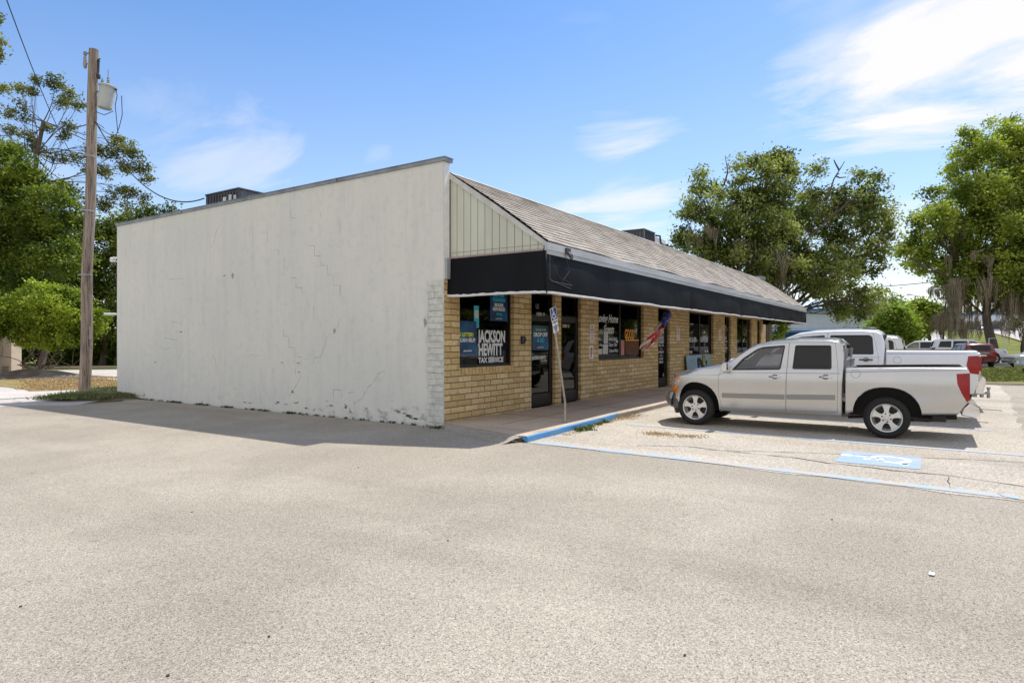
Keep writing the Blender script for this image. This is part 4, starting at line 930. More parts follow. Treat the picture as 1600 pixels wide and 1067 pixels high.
for k in range(7):
    b = MB(); m_ = 14; a = 2 * math.pi * k / 7; st = Vector(tubefn(1, a, .085)); en = C_ - A + Vector((rnd.uniform(-.12, .16), rnd.uniform(-.08, .08), rnd.uniform(-.06, .08))); wv = rnd.uniform(0, 6)
    if k == 6: en += Vector((.45, 0, .03))
    for i in range(m_ + 1):
        t_ = i / m_; p = st.lerp(en, t_) + Vector((.0, 0.05 * math.sin(t_ * 7 + wv), -.06 * math.sin(math.pi * t_) + .03 * math.sin(t_ * 9 + wv))); w_ = .085
        b.v += [tuple(p + Vector((w_ * .7, 0.03 * math.sin(wv), w_ * .6))), tuple(p - Vector((w_ * .7, 0.03 * math.sin(wv), w_ * .6)))]
    for i in range(m_): b.f.append((2 * i, 2 * i + 1, 2 * i + 3, 2 * i + 2)); b.m.append(0)
    b.build('tail', M['flagred'] if k in (0, 1, 3, 4) else M['cream'], fs_, smooth=180)
b = MB(); b.tube([(0, 0, 0), (-.02, .1, .22), (0, .1, 3.12 - A.z)], .004, 5); b.build('cord', M['wire'], fs_)
# painted board and ring leaning below the pool supply window
bd = thing('painted_board', 'pale blue painted board leaning under the pool supply window', 'board', (13.95, -.20, .09)); b = MB()
b.prism([(0, 0), (3.0, 0), (3.0, 1.04), (0, 1.02)], lambda u, v, h: (u, v * .10 + h, v), 0, .03); b.build('panel', M['paleblue'], bd)
text('Lazy', .42, (1.2, .055, .62), mat('blue_ink', (.03, .07, .16), .6), bd, off=.004); b = MB(); b.box((1.15, .03, .36), (1.75, .06, .55)); b.box((2.2, .03, .36), (2.75, .06, .55)); b.build('picture', M['acdark'], bd)
text('POOL DAYS', .12, (.2, .075, .8), M['offwhite'], bd)
for i, x_ in enumerate((13.95, 14.5)):
    b = MB(); b.tube([(.2 * math.cos(a), 0.05 * math.sin(a), .27 * math.sin(a)) for a in [j * math.pi / 10 for j in range(21)]], .035, 8)
    tag(b.build('swim_ring', [M['ink'], M['yellow']][i:i + 1] if i == 0 else [mat('yellow_black', (.5, .42, .05), .6, vc=(.02, .02, .02), vscale=9)], loc=(x_, -.62, .85 - .1 * (1 - i)), smooth=180), ['black ring leaning on the left end of the pale blue board', 'yellow and black ring leaning against the pale blue board'][i], 'ring')
st_ = thing('ring_stand', 'low stand holding the two rings in front of the pale blue board', 'stand', (13.7, -.62, .085)); b = MB(); b.box((0, -.12, .38), (1.1, .12, .42)); b.build('shelf', M['brown'], st_)
for x_ in (.03, 1.03): b = MB(); b.box((x_, -.1, 0), (x_ + .04, .1, .38)); b.build('leg', M['brown'], st_)

# ------------------------------------------------------------------ utility pole
pb = gd(132, 616); pt_ = dp(147, 78, 19.6) - pb
up_ = thing('utility_pole', 'weathered wooden utility pole with a grey transformer at the corner of the painted wall', 'utility pole', (pb.x, pb.y, 0))
b = MB(); n = 14
for i in range(n + 1): pass
b.tube([tuple(pt_ * (i / n) + Vector((0.02 * math.sin(i * .9), 0.015 * math.cos(i * 1.3), -0.1 if i == 0 else 0))) for i in range(n + 1)], [0.165 - 0.032 * i / n for i in range(n + 1)], 14)
b.build('shaft', M['pole'], up_, smooth=40)
LR = RT
def P_(x, y, d=19.6): return dp(x, y, d) - Vector((pb.x, pb.y, 0))
# transformer can on the right
tcn = P_(166, 152); b = MB(); prof = [(0, -.38), (.17, -.38), (.20, -.34), (.215, .30), (.245, .31), (.245, .36), (.16, .40), (0, .41)]
tl = Matrix.Rotation(R(9), 3, VW)
b.lathe(prof, lambda x, y, h: tuple(tcn + tl @ Vector((x * 1.03, y * 1.03, h * .95))), 24); tr = b.build('transformer', M['trans'], up_, smooth=35)
b = MB()
for dx, hh in ((-.12, .22), (.06, .34)):
    b.lathe([(0.0, 0), (.03, 0), (.05, .04), (.025, .06), (.045, .11), (.022, .13), (.038, .18), (.015, .2), (.012, hh + .05), (0, hh + .05)], lambda x, y, h, dx=dx: tuple(tcn + LR * dx + Vector((x, y, .39 + h * (hh / .3)))), 10)
b.build('bushing', M['porc'], tr)
b = MB(); b.tube([tuple(tcn + LR * .22 + UP * .28), tuple(tcn + LR * .32 + UP * .22)], .03, 6); b.build('breaker', M['ink'], tr)
b = MB()
for zz in (-.2, .15): b.tube([tuple(tcn - LR * .22 + UP * zz), tuple(P_(151, 150) + UP * zz)], .03, 6)
b.build('bracket', M['steel'], up_)
# cutouts at the top
b = MB(); q = P_(133, 84); b.tube([tuple(P_(147, 83)), tuple(q)], .03, 6); b.tube([tuple(q + UP * .05), tuple(q - UP * .05)], .05, 6); b.build('crossbar', M['porc'], up_)
b = MB(); q = P_(133, 97); b.lathe([(0, -.2), (.03, -.2), (.05, -.16), (.06, -.1), (.05, .12), (.03, .2), (0, .2)], lambda x, y, h: tuple(q + Vector((x, y, h))), 10); b.build('insulator', M['porc'], up_, smooth=40)
b = MB(); q2 = P_(154, 108); b.lathe([(0, -.3), (.05, -.3), (.06, -.2), (.025, -.15), (.03, .2), (.045, .25), (0, .3)], lambda x, y, h: tuple(q2 + Vector((x, y, h))), 10); b.tube([tuple(P_(150, 95)), tuple(P_(157, 92))], .02, 6); b.build('fuse', M['ink'], up_, smooth=40)
def wirepts(L, d=19.6, sag=0): return [tuple(P_(x, y, d)) for x, y in L]
for L in ([(181, 140), (183, 150), (180, 165), (183, 195), (184, 208)], [(190, 150), (191, 180), (186, 200), (182, 210), (172, 215)], [(148, 190), (158, 202), (170, 210), (183, 212)], [(150, 192), (158, 197), (163, 201)], [(150, 175), (163, 180), (177, 174)], [(136, 100), (142, 102), (150, 106)]):
    b = MB(); b.tube(wirepts(L), .011, 6); b.build('lead_wire', M['wire'], up_)
b = MB()
for yy in (245, 330, 430): 
    q = P_(138 + (245 - yy) * .03 + 1, yy, 19.5); b.lathe([(.18, -.02), (.185, 0), (.18, .02)], lambda x, y, h: tuple(q + Vector((x * .93, y * .93, h))), 14)
b.build('band', M['steel'], up_)
b = MB(); b.tube([tuple(P_(141, 510, 19.38)), tuple(P_(141, 530, 19.38))], .025, 6); b.build('tag_plate', M['steel'], up_)

def cable(label, p0, p1, sag, r=.014, n=20, grp='overhead wires'):
    p0, p1 = Vector(p0), Vector(p1); b = MB(); o_ = p0
    b.tube([tuple(p0.lerp(p1, i / n) - UP * sag * 4 * (i / n) * (1 - i / n) - o_) for i in range(n + 1)], r, 6)
    return tag(b.build('power_line', M['wire'], loc=tuple(o_)), label, 'wire', grp)
pw = Vector((pb.x, pb.y, 0))
cable('black cable drooping from the utility pole to the rooftop air conditioner', pw + P_(149, 190), (1.45, cn.y + 1.62, cn.z - .12), .9, .018)
cable('thin black wire rising from behind the pine to the upper left corner of the photo', dp(3, -20, 17), dp(125, 260, 42), .6, .016)
cable('thin wire from the utility pole dropping away to the left through the pine', pw + P_(146, 192), dp(-40, 95, 40), 1.6, .016)
cable('overhead wire crossing between the two mossy oaks at right', dp(1360, 449, 60), dp(1700, 405, 42), .25, .03)
# ------------------------------------------------------------------ vehicles
def car_paint(name, c, metal=0.0, rough=0.35, flake=0.0):
    m = mat(name, c, rough, metal, coat=0.8, var=0.04, vscale=1.5); m.node_tree.nodes['Principled BSDF'].inputs['Coat Roughness'].default_value = 0.06; return m
M['silver'] = car_paint('silver_paint', (0.54, 0.53, 0.515), 0.75, 0.24)
M['carwhite'] = car_paint('white_car_paint', (0.74, 0.75, 0.77), 0.0, 0.4)
M['carred'] = car_paint('dark_red_paint', (0.13, 0.003, 0.008), 0.3, 0.3)
M['cargrey'] = car_paint('grey_silver_paint', (0.42, 0.43, 0.45), 0.5, 0.32)
M['cardark'] = car_paint('dark_car_paint', (0.03, 0.035, 0.045), 0.3, 0.3)
M['tyre'] = mat('tyre_rubber', (0.018, 0.017, 0.016), 0.85, bump=0.3, bscale=60)
M['rim'] = mat('alloy_rim', (0.66, 0.64, 0.61), 0.35, 0.65)
M['rimdark'] = mat('wheel_well_metal', (0.05, 0.045, 0.04), 0.7, 0.3)
M['plastic'] = mat('grey_plastic', (0.13, 0.13, 0.13), 0.6); M['trimgrey'] = mat('grey_moulding', (0.27, 0.26, 0.245), 0.5)
M['chrome'] = mat('chrome', (0.75, 0.75, 0.75), 0.12, 1.0); M['amber'] = mat('amber_lens', (0.75, 0.22, 0.02), 0.15, coat=1); M['lens'] = mat('clear_lens', (0.55, 0.55, 0.55), 0.1, 0.5, coat=1)
M['redlens'] = mat('red_lens', (0.26, 0.006, 0.008), 0.2, coat=.3, spec=.3, vc=(.36, .012, .01), vscale=3); M['seat'] = mat('grey_seat', (0.26, 0.26, 0.265), 0.8); M['cabin'] = mat('cabin_lining', (0.30, 0.29, 0.28), 0.9); M['under'] = mat('underbody', (0.022, 0.02, 0.018), 0.8)

def tmp(bm, nm='tmp'):
    me = bpy.data.meshes.new(nm); bm.to_mesh(me); bm.free(); me.materials.append(M['silver']); me.materials.append(M['under']); me.materials.append(M['cabin']); o = bpy.data.objects.new(nm, me); COL.objects.link(o); return o
def prism_xz(poly, y0, y1, mi=0, bevel=0.0, axis='y'):
    bm = bmesh.new()
    f3 = (lambda a, c, h: (a, h, c)) if axis == 'y' else (lambda a, c, h: (h, a, c))
    lo_ = [bm.verts.new(f3(a, c, y0)) for a, c in poly]; hi = [bm.verts.new(f3(a, c, y1)) for a, c in poly]; n = len(poly)
    bm.faces.new(lo_); bm.faces.new(hi[::-1])
    for i in range(n): bm.faces.new((lo_[i], hi[i], hi[(i + 1) % n], lo_[(i + 1) % n]))
    bmesh.ops.recalc_face_normals(bm, faces=bm.faces)
    for f in bm.faces: f.material_index = mi
    if bevel:
        es = [e for e in bm.edges if abs(e.verts[0].co.y - e.verts[1].co.y) < 1e-6] if axis == 'y' else [e for e in bm.edges if abs(e.verts[0].co.x - e.verts[1].co.x) < 1e-6]
        bmesh.ops.bevel(bm, geom=es, offset=bevel, segments=3, affect='EDGES', profile=0.6, clamp_overlap=True)
    return bm
def join(bms):
    out = bmesh.new()
    for q in bms:
        me = bpy.data.meshes.new('j'); q.to_mesh(me); q.free(); out.from_mesh(me); bpy.data.meshes.remove(me)
    return out
def cut(bm, cutters):
    """boolean difference, one modifier per cutter group"""
    base = tmp(bm); cs = []
    for c in cutters:
        co = tmp(c, 'cutter'); cs.append(co); md = base.modifiers.new('b', 'BOOLEAN'); md.operation = 'DIFFERENCE'; md.solver = 'EXACT'; md.object = co
    bpy.context.view_layer.update()
    me = bpy.data.meshes.new_from_object(base.evaluated_get(bpy.context.evaluated_depsgraph_get()))
    for o in [base] + cs: bpy.data.objects.remove(o)
    out = bmesh.new(); out.from_mesh(me); bpy.data.meshes.remove(me); return out
def warp_mesh(bm, warp, dx=0.14, dz=0.09, dy=0.2):
    def lim(ax): v = [p.co[ax] for p in bm.verts]; return min(v), max(v)
    for ax, st in ((0, dx), (2, dz), (1, dy)):
        a, c = lim(ax); k = math.floor(a / st) + 1
        while k * st < c:
            no = [0, 0, 0]; no[ax] = 1; co = [0, 0, 0]; co[ax] = k * st
            bmesh.ops.bisect_plane(bm, geom=bm.verts[:] + bm.edges[:] + bm.faces[:], plane_co=co, plane_no=no, dist=1e-5); k += 1
    bmesh.ops.remove_doubles(bm, verts=bm.verts, dist=1e-5)
    for v in bm.verts: v.co = warp(*v.co)
def vpart(name, bm, mats, parent, warp=None, smooth=32, **kw):
    if warp: warp_mesh(bm, warp, **kw)
    me = bpy.data.meshes.new(name); bm.to_mesh(me); bm.free(); mi = [p.material_index for p in me.polygons]
    o = finish(name, me, mats, parent, smooth=smooth)
    if isinstance(mats, (list, tuple)): me.polygons.foreach_set('material_index', [min(i, len(mats) - 1) for i in mi])
    else: me.polygons.foreach_set('material_index', [0] * len(mi))
    return o
def circ(cx, cz, r, n=28, sq=0.0, a0=0):
    return [(cx + r * math.copysign(abs(math.cos(a)) ** (1 - sq), math.cos(a)), cz + r * math.copysign(abs(math.sin(a)) ** (1 - sq), math.sin(a))) for a in [a0 + 2 * math.pi * i / n for i in range(n)]]
def inset(poly, d):
    """shift a polygon inwards by d"""
    n = len(poly); A_ = sum(poly[i][0] * poly[(i + 1) % n][1] - poly[(i + 1) % n][0] * poly[i][1] for i in range(n)); s = 1 if A_ > 0 else -1; out = []
    for i in range(n):
        p0, p1, p2 = Vector(poly[i - 1]), Vector(poly[i]), Vector(poly[(i + 1) % n]); t1 = (p1 - p0).normalized(); t2 = (p2 - p1).normalized()
        n1, n2 = Vector((-t1.y, t1.x)) * s, Vector((-t2.y, t2.x)) * s; m_ = n1 + n2; m_ = m_ / max(0.35, m_.dot(n1)) if m_.length > 1e-6 else n1; q = p1 + m_ * d; out.append((q.x, q.y))
    return out
def rnd_poly(poly, r, n=3):
    out = []; k = len(poly)
    for i in range(k):
        p0, p1, p2 = Vector(poly[i - 1]), Vector(poly[i]), Vector(poly[(i + 1) % k]); a = p1 + (p0 - p1).normalized() * min(r, (p0 - p1).length * .4); c = p1 + (p2 - p1).normalized() * min(r, (p2 - p1).length * .4)
        for j in range(n + 1):
            t = j / n; q = a * (1 - t) ** 2 + p1 * 2 * t * (1 - t) + c * t * t; out.append((q.x, q.y))
    return out

def make_wheel(parent, x, y, s, r, w_, rr, paint='rim', steer=0, spokes=5):
    """tyre with tread shoulders, rim, spokes; s=+1/-1 faces outwards along y"""
    fn = lambda a, c, h: (a, h * s, c)
    b = MB(); hw = w_ / 2
    b.lathe([(rr - .005, hw - .025), (rr + .012, hw - .008), (rr + (r - rr) * .45, hw + .004), (r - .045, hw - .006), (r - .02, hw - .022), (r - .004, hw - .05), (r, hw - .06), (r, .012), (r - .008, .01), (r - .008, -.01), (r, -.012), (r, -hw + .06), (r - .02, -hw + .022), (rr + .01, -hw), (rr - .005, -hw + .02)], fn, 44)
    t_ = b.build('wheel', M['tyre'], parent, (x, y, r), smooth=35)
    b = MB(); b.lathe([(rr - .012, -hw + .02), (rr - .014, hw - .03), (rr - .002, hw - .008), (rr - .016, hw - .014), (rr - .026, hw - .035), (rr - .034, hw - .10), (rr - .05, hw - .12)], fn, 44)
    cy = hw - .055
    for k in range(spokes):
        a = 2 * math.pi * k / spokes + math.pi / 2 + steer; ca, sa = math.cos(a), math.sin(a)
        pr = [(.05, -.05), (.11, -.032), (rr - .075, -.043), (rr - .022, -.072), (rr - .016, 0), (rr - .022, .072), (rr - .075, .043), (.11, .032), (.05, .05)]
        b.prism([(u * ca - v * sa, u * sa + v * ca) for u, v in pr], lambda u, v, h: (u, h * s, v), cy - .03, cy + .012 + .006)
    b.lathe([(0, cy + .032), (.03, cy + .03), (.036, cy + .022), (.085, cy + .018), (.095, cy - .01), (.095, cy - .06)], fn, 28)
    rim = b.build('rim', M[paint], t_, smooth=30)
    b = MB(); b.lathe([(rr - .03, cy - .07), (.0, cy - .075)], fn, 24)
    for k in range(6):
        a = 2 * math.pi * k / 6 + .3; b.lathe([(.0135, cy + .0), (.0135, cy + .0215), (0, cy + .0225)], lambda u, v, h, a=a: fn(u + .066 * math.cos(a), v + .066 * math.sin(a), h), 8)
    b.build('brake', M['rimdark'], t_)
    return t_

def make_vehicle(sp, paint, label, cat, loc, rz, group, detail=True):
    T = thing(sp['name'], label, cat, loc, rz, group); hw = sp['hw']; P = M[paint]
    belt, roof = sp['belt'], sp['roof']; xf, xe = sp['front']; xb = sp.get('back'); tum = sp.get('tumble', .22); xc = sp['cowl']
    def warp(x, y, z):
        a = abs(y) / hw
        if z < belt: k = 1 - 0.10 * ((z - (belt - .18)) / .6) ** 2
        else:
            t = (z - belt) / (roof - belt); k = 1 - 0.10 * (.18 / .6) ** 2 - .035 * min(1, t * 4) - tum * t
        x2 = x
        if x > xf: q = (x - xf) / (xe - xf); k *= 1 - .09 * q * q; x2 = x - sp.get('nose', .2) * a ** 3 * q
        if xb is not None and x < xb[0]: q = (xb[0] - x) / (xb[0] - xb[1]); k *= 1 - sp.get('tailtaper', .06) * q * q; x2 = x + sp.get('tail', .12) * a ** 3 * q
        z2 = z
        if z > belt: z2 = z - .055 * a ** 2 * min(1, (z - belt) / (roof - belt)) ** 2
        elif x > xc and z > sp['hoodz']: z2 = z - .05 * a ** 4 * min(1, (z - sp['hoodz']) / .12)
        return Vector((x2, y * k, z2))
    wk = dict(dx=.14, dz=.09) if detail else dict(dx=.35, dz=.2, dy=.5)
    # hull
    body = prism_xz(sp['body'], -hw, hw, 0, sp.get('bev', .05))
    arches = []
    for (ax, az, ar) in sp['arches']:
        for s in (1, -1):
            if any(abs(ax - px_) < 9 for px_ in (ax,)): arches.append(prism_xz(circ(ax, az, ar, 30, .12), s * (hw + .1) if s > 0 else -(hw + .1), s * (hw - .34), 1) if s > 0 else prism_xz(circ(ax, az, ar, 30, .12), -(hw + .1), -(hw - .34), 1))
    cav = prism_xz(sp['cavity'], -hw + .05, hw - .05, 2)
    cutters = [cav]
    mine = [a for a in arches]
    cutters.append(join(mine))
    win = [prism_xz(rnd_poly(wp, .035), -hw - .1, hw + .1, 1) for wp in sp['windows']]; cutters.append(join(win))
    slots = []
    for (p0, p1, hwid) in sp['screens']:
        p0, p1 = Vector(p0), Vector(p1); t_ = (p1 - p0).normalized(); nn = Vector((-t_.y, t_.x)) * .13; a, c = p0 + t_ * .05, p1 - t_ * .05
        slots.append(prism_xz([tuple(a - nn), tuple(c - nn), tuple(c + nn), tuple(a + nn)], -hwid, hwid, 1))
    cutters.append(join(slots))
    if detail and sp.get('doors'):
        dr = [prism_xz(inset(d, -.004), -hw - .1, -hw + .03, 1) for d in sp['doors']] + [prism_xz(inset(d, -.004), hw - .03, hw + .1, 1) for d in sp['doors']]
        cutters += [join(dr[0::2]), join(dr[1::2])] if len(sp['doors']) > 1 else [join(dr)]
    hull = cut(body, cutters); vpart('body', hull, [P, M['under'], M['cabin']], T, warp, **wk)
    # doors
    if detail:
        for d, wi, hd, ml in sp['door_parts']:
            for s in (1, -1):
                y0, y1 = (hw - .028, hw) if s > 0 else (-hw, -hw + .028)
                db = prism_xz(d, y0, y1, 0, 0)
                if wi is not None: db = cut(db, [prism_xz(rnd_poly(sp['windows'][wi], .035), -hw - .1, hw + .1, 1)])
                do = vpart('door', db, [P, M['ink']], T, warp, **wk)
                if hd:
                    hx, hz_, hl, mm = hd; b = MB(); f = lambda u, h, v: warp(u, s * (hw + h), v)
                    b.tube([f(hx + hl / 2, .002, hz_), f(hx + hl / 2 - .03, .03, hz_ + .002), f(hx - hl / 2 + .03, .03, hz_ + .004), f(hx - hl / 2, .002, hz_ + .004)], .014, 8)
                    b.prism(circ(hx, hz_ + .002, .048, 14), lambda u, v, h: tuple(warp(hx + (u - hx) * 1.15, s * (hw + h), v)), .0008, .0018, 1); b.build('door_handle', [M[mm], M['trimgrey']], do, smooth=40)
                if ml:
                    x0, x1, z0, z1 = ml; dz_ = .075 * 0; mb_ = prism_xz([(x0, z0), (x0, z0 + .085), (x1, z1 + .085), (x1, z1)], s * (hw + .001), s * (hw + .013), 0); vpart('side_moulding', mb_, M['trimgrey'], do, warp)
    # panes with black surrounds
    for i, wp in enumerate(sp['windows']):
        gm = sp['glass'][i]
        for s in (1, -1):
            y0, y1 = s * (hw - .024), s * (hw - .018)
            rp = rnd_poly(wp, .035); pb_ = prism_xz(inset(rp, -.006), y0, y1, 0); po = vpart('window', pb_, M[gm], T, warp, smooth=60, **wk)
            r1 = rnd_poly(inset(wp, .001), .035); r2 = rnd_poly(inset(wp, .026), .022); b = MB(); k = len(r1); ya, yb_ = s * (hw - .017), s * (hw - .003)
            b.add([(u, yb_, v) for u, v in r1] + [(u, yb_, v) for u, v in r2] + [(u, ya, v) for u, v in r2], [(i, (i + 1) % k, k + (i + 1) % k, k + i) for i in range(k)] + [(k + i, k + (i + 1) % k, 2 * k + (i + 1) % k, 2 * k + i) for i in range(k)])
            sm_ = bmesh.new(); me_ = b.mesh('seal'); sm_.from_mesh(me_); bpy.data.meshes.remove(me_); vpart('seal', sm_, M['ink'], po, warp, smooth=40, dx=.2, dz=.15, dy=9)
    for j, (p0, p1, hwid) in enumerate(sp['screens']):
        p0, p1 = Vector(p0), Vector(p1); t_ = (p1 - p0).normalized(); nn = Vector((-t_.y, t_.x)); a, c = p0 + t_ * .045, p1 - t_ * .045
        sg_ = -1 if sp.get('scr_in', [1, 1])[j] > 0 else 1
        a_, c_ = a - nn * (.016 * sg_ * -1), c - nn * (.016 * sg_ * -1)
        vpart(['windscreen', 'rear_window'][j], prism_xz([tuple(a_), tuple(c_), tuple(c_ + nn * .005), tuple(a_ + nn * .005)], -hwid - .008, hwid + .008, 0), M['carglass' if j == 0 else sp.get('rglass', 'tintglass')], T, warp, smooth=60, **wk)
    for nm, poly, yy, mm, extra in sp['side_bits']:
        for s in (1, -1):
            q = prism_xz(poly, s * (hw - yy[0]), s * (hw + yy[1]), 0, 0); vpart(nm, q, M[mm], T, warp)
    for nm, poly, yy, mm in sp['cross_bits']:
        vpart(nm, prism_xz(poly, -yy, yy, 0, .015), M[mm], T, warp, dx=.14, dz=.12)
    if sp.get('bed'):
        bd_ = sp['bed']; q = cut(prism_xz(bd_['poly'], -hw, hw, 0, .03), [prism_xz(bd_['cav'], -hw + .085, hw - .085, 1), join([prism_xz(circ(ax, az, ar, 30, .12), s * (hw - .34), s * (hw + .1), 1) for (ax, az, ar) in sp['arches'][1:] for s in (1, -1)])])
        bo = vpart('cargo_bed', q, [P, M['under']], T, warp, **wk)
        for s in (1, -1):
            x0, z0, x1, z1 = bd_['rail']; q = prism_xz([(x0, z0), (x1, z1), (x1, z1 + .012), (x0, z0 + .012)], s * (hw - .03), s * (hw - .09), 0); vpart('bed_rail', q, M['trimgrey'], bo, warp)
            b = MB(); fx, fz = bd_['fuel']
            for k in range(24):
                a, c = 2 * math.pi * k / 24, 2 * math.pi * (k + 1) / 24; b.add([tuple(warp(fx + r_ * math.cos(q_), s * (hw + .0015), fz + r_ * math.sin(q_))) for r_, q_ in ((.066, a), (.071, a), (.071, c), (.066, c))], [(0, 1, 2, 3)])
            if s > 0: b.build('fuel_door', M['plastic'], bo)
            x0, z0, x1, z1 = bd_['crease']; q = prism_xz([(x0, z0), (x1, z1), (x1, z1 - .006), (x0, z0 - .012)], s * (hw + .0005), s * (hw + .0018), 0); vpart('crease', q, M['trimgrey'], bo, warp)
    # mirrors
    mx_, mz = sp['mirror']
    for s in (1, -1):
        b = MB(); f = lambda u, h, v: tuple(Vector((mx_ + u, s * (hw * .965 + h), mz + v)))
        pr = [(-.05, -.085), (.03, -.095), (.065, -.05), (.07, .05), (.03, .09), (-.05, .095)]
        b.add([f(u * k, h, v * k) for h, k in ((.03, .75), (.07, 1), (.2, 1), (.235, .8)) for u, v in pr], [(i + 6 * j, i + 6 * (j + 1), (i + 1) % 6 + 6 * (j + 1), (i + 1) % 6 + 6 * j) for j in range(3) for i in range(6)] + [(0, 1, 2, 3, 4, 5), (23, 22, 21, 20, 19, 18)])
        b.tube([f(.0, -.05, -.06), f(.0, .09, -.05)], .028, 6); b.build('mirror', M[sp.get('mir', paint)], T, smooth=50)
    # wheels
    for (ax, r_, w_, rr) in sp['wheels']:
        for s in (1, -1): make_wheel(T, ax, s * (hw - w_ / 2 - .015), s, r_, w_, rr, sp.get('rimmat', 'rim'))
    for (ax, az, ar) in sp['arches']:
        for s in (1, -1):
            b = MB(); k = 20; rr_ = ar - .012
            pts = circ(ax, az, rr_, 40, .12)
            pts = [q for q in pts if q[1] > az - .04]; pts = sorted(pts, key=lambda q: -math.atan2(q[1] - az, q[0] - ax))
            n_ = len(pts); b.add([(u, s * (hw - .05), v) for u, v in pts] + [(u, s * (hw - .36), v) for u, v in pts], [(i, i + 1, n_ + i + 1, n_ + i) for i in range(n_ - 1)] + [tuple(n_ + i for i in range(n_))])
            b.build('wheel_housing', M['under'], T)
    # chassis and cabin
    b = MB(); c0, c1, cz = sp['chassis']
    for s in (1, -1): b.box((c0, s * .42 - .04, cz), (c1, s * .42 + .04, cz + .14))
    for (ax, r_, w_, rr) in sp['wheels']: b.tube([(ax, -hw + .2, r_), (ax, hw - .2, r_)], .05, 10); 
    ax = sp['wheels'][1][0]; b.lathe([(0, -.13), (.12, -.08), (.14, 0), (.12, .08), (0, .13)], lambda x, y, h: (ax + x, h, sp['wheels'][1][1] + y), 14)
    b.tube([(c0 + .2, -.3, cz + .04), (.2, -.32, cz - .02), (ax + .6, -.5, cz - .02)], .035, 8); b.box((.0, .1, cz - .04), (.9, .5, cz + .08)); b.box((c1 - 1.9, -.3, cz - .02), (c1 - 1.3, .3, cz + .06))
    for s in (1, -1): b.tube([(ax - .62, s * .45, sp['wheels'][1][1] + .06), (ax + .6, s * .45, sp['wheels'][1][1] - .06)], .025, 6)
    b.build('chassis', M['under'], T)
    b = MB(); 
    for sx_ in sp['seats']:
        for s in (1, -1):
            y0 = s * .38; sz = sp['seatz']
            b.box((sx_ - .25, y0 - .25, sz - .25), (sx_ + .28, y0 + .25, sz)); b.prism([(-.3, sz - .05), (-.16, sz - .05), (-.27, sz + .55), (-.37, sz + .55)], lambda u, v, h: (sx_ + u, y0 + h, v), -.24, .24); b.prism([(-.33, sz + .56), (-.25, sz + .56), (-.27, sz + .74), (-.35, sz + .74)], lambda u, v, h: (sx_ + u, y0 + h, v), -.13, .13)
    dxx = sp['dash']; b.prism([(dxx + .3, belt - .32), (dxx, belt - .3), (dxx - .05, belt - .12), (dxx + .05, belt - .02), (dxx + .35, belt - .04)], lambda u, v, h: (u, h, v), -hw + .12, hw - .12)
    b.tube([(dxx - .12 + .07 * math.sin(a), .38 + .18 * math.cos(a), belt - .08 + .17 * math.sin(a)) for a in [i * math.pi / 10 for i in range(21)]], .016, 6)
    b.build('interior', M['seat'], T)
    if detail and sp.get('seams'):
        b = MB()
        for L in sp['seams']:
            for s in (1, -1):
                for p, q in zip(L[:-1], L[1:]):
                    p, q = Vector(p), Vector(q); n_ = max(1, int((q - p).length / .12)); t_ = (q - p).normalized(); nn = Vector((-t_.y, t_.x)) * .0032
                    for i in range(n_):
                        a, c = p.lerp(q, i / n_), p.lerp(q, (i + 1) / n_); b.add([tuple(warp(w_[0], s * (hw + .0016), w_[1])) for w_ in (a - nn, c - nn, c + nn, a + nn)], [(0, 1, 2, 3)])
        b.build('seam', M['trimgrey'], T)
    return T

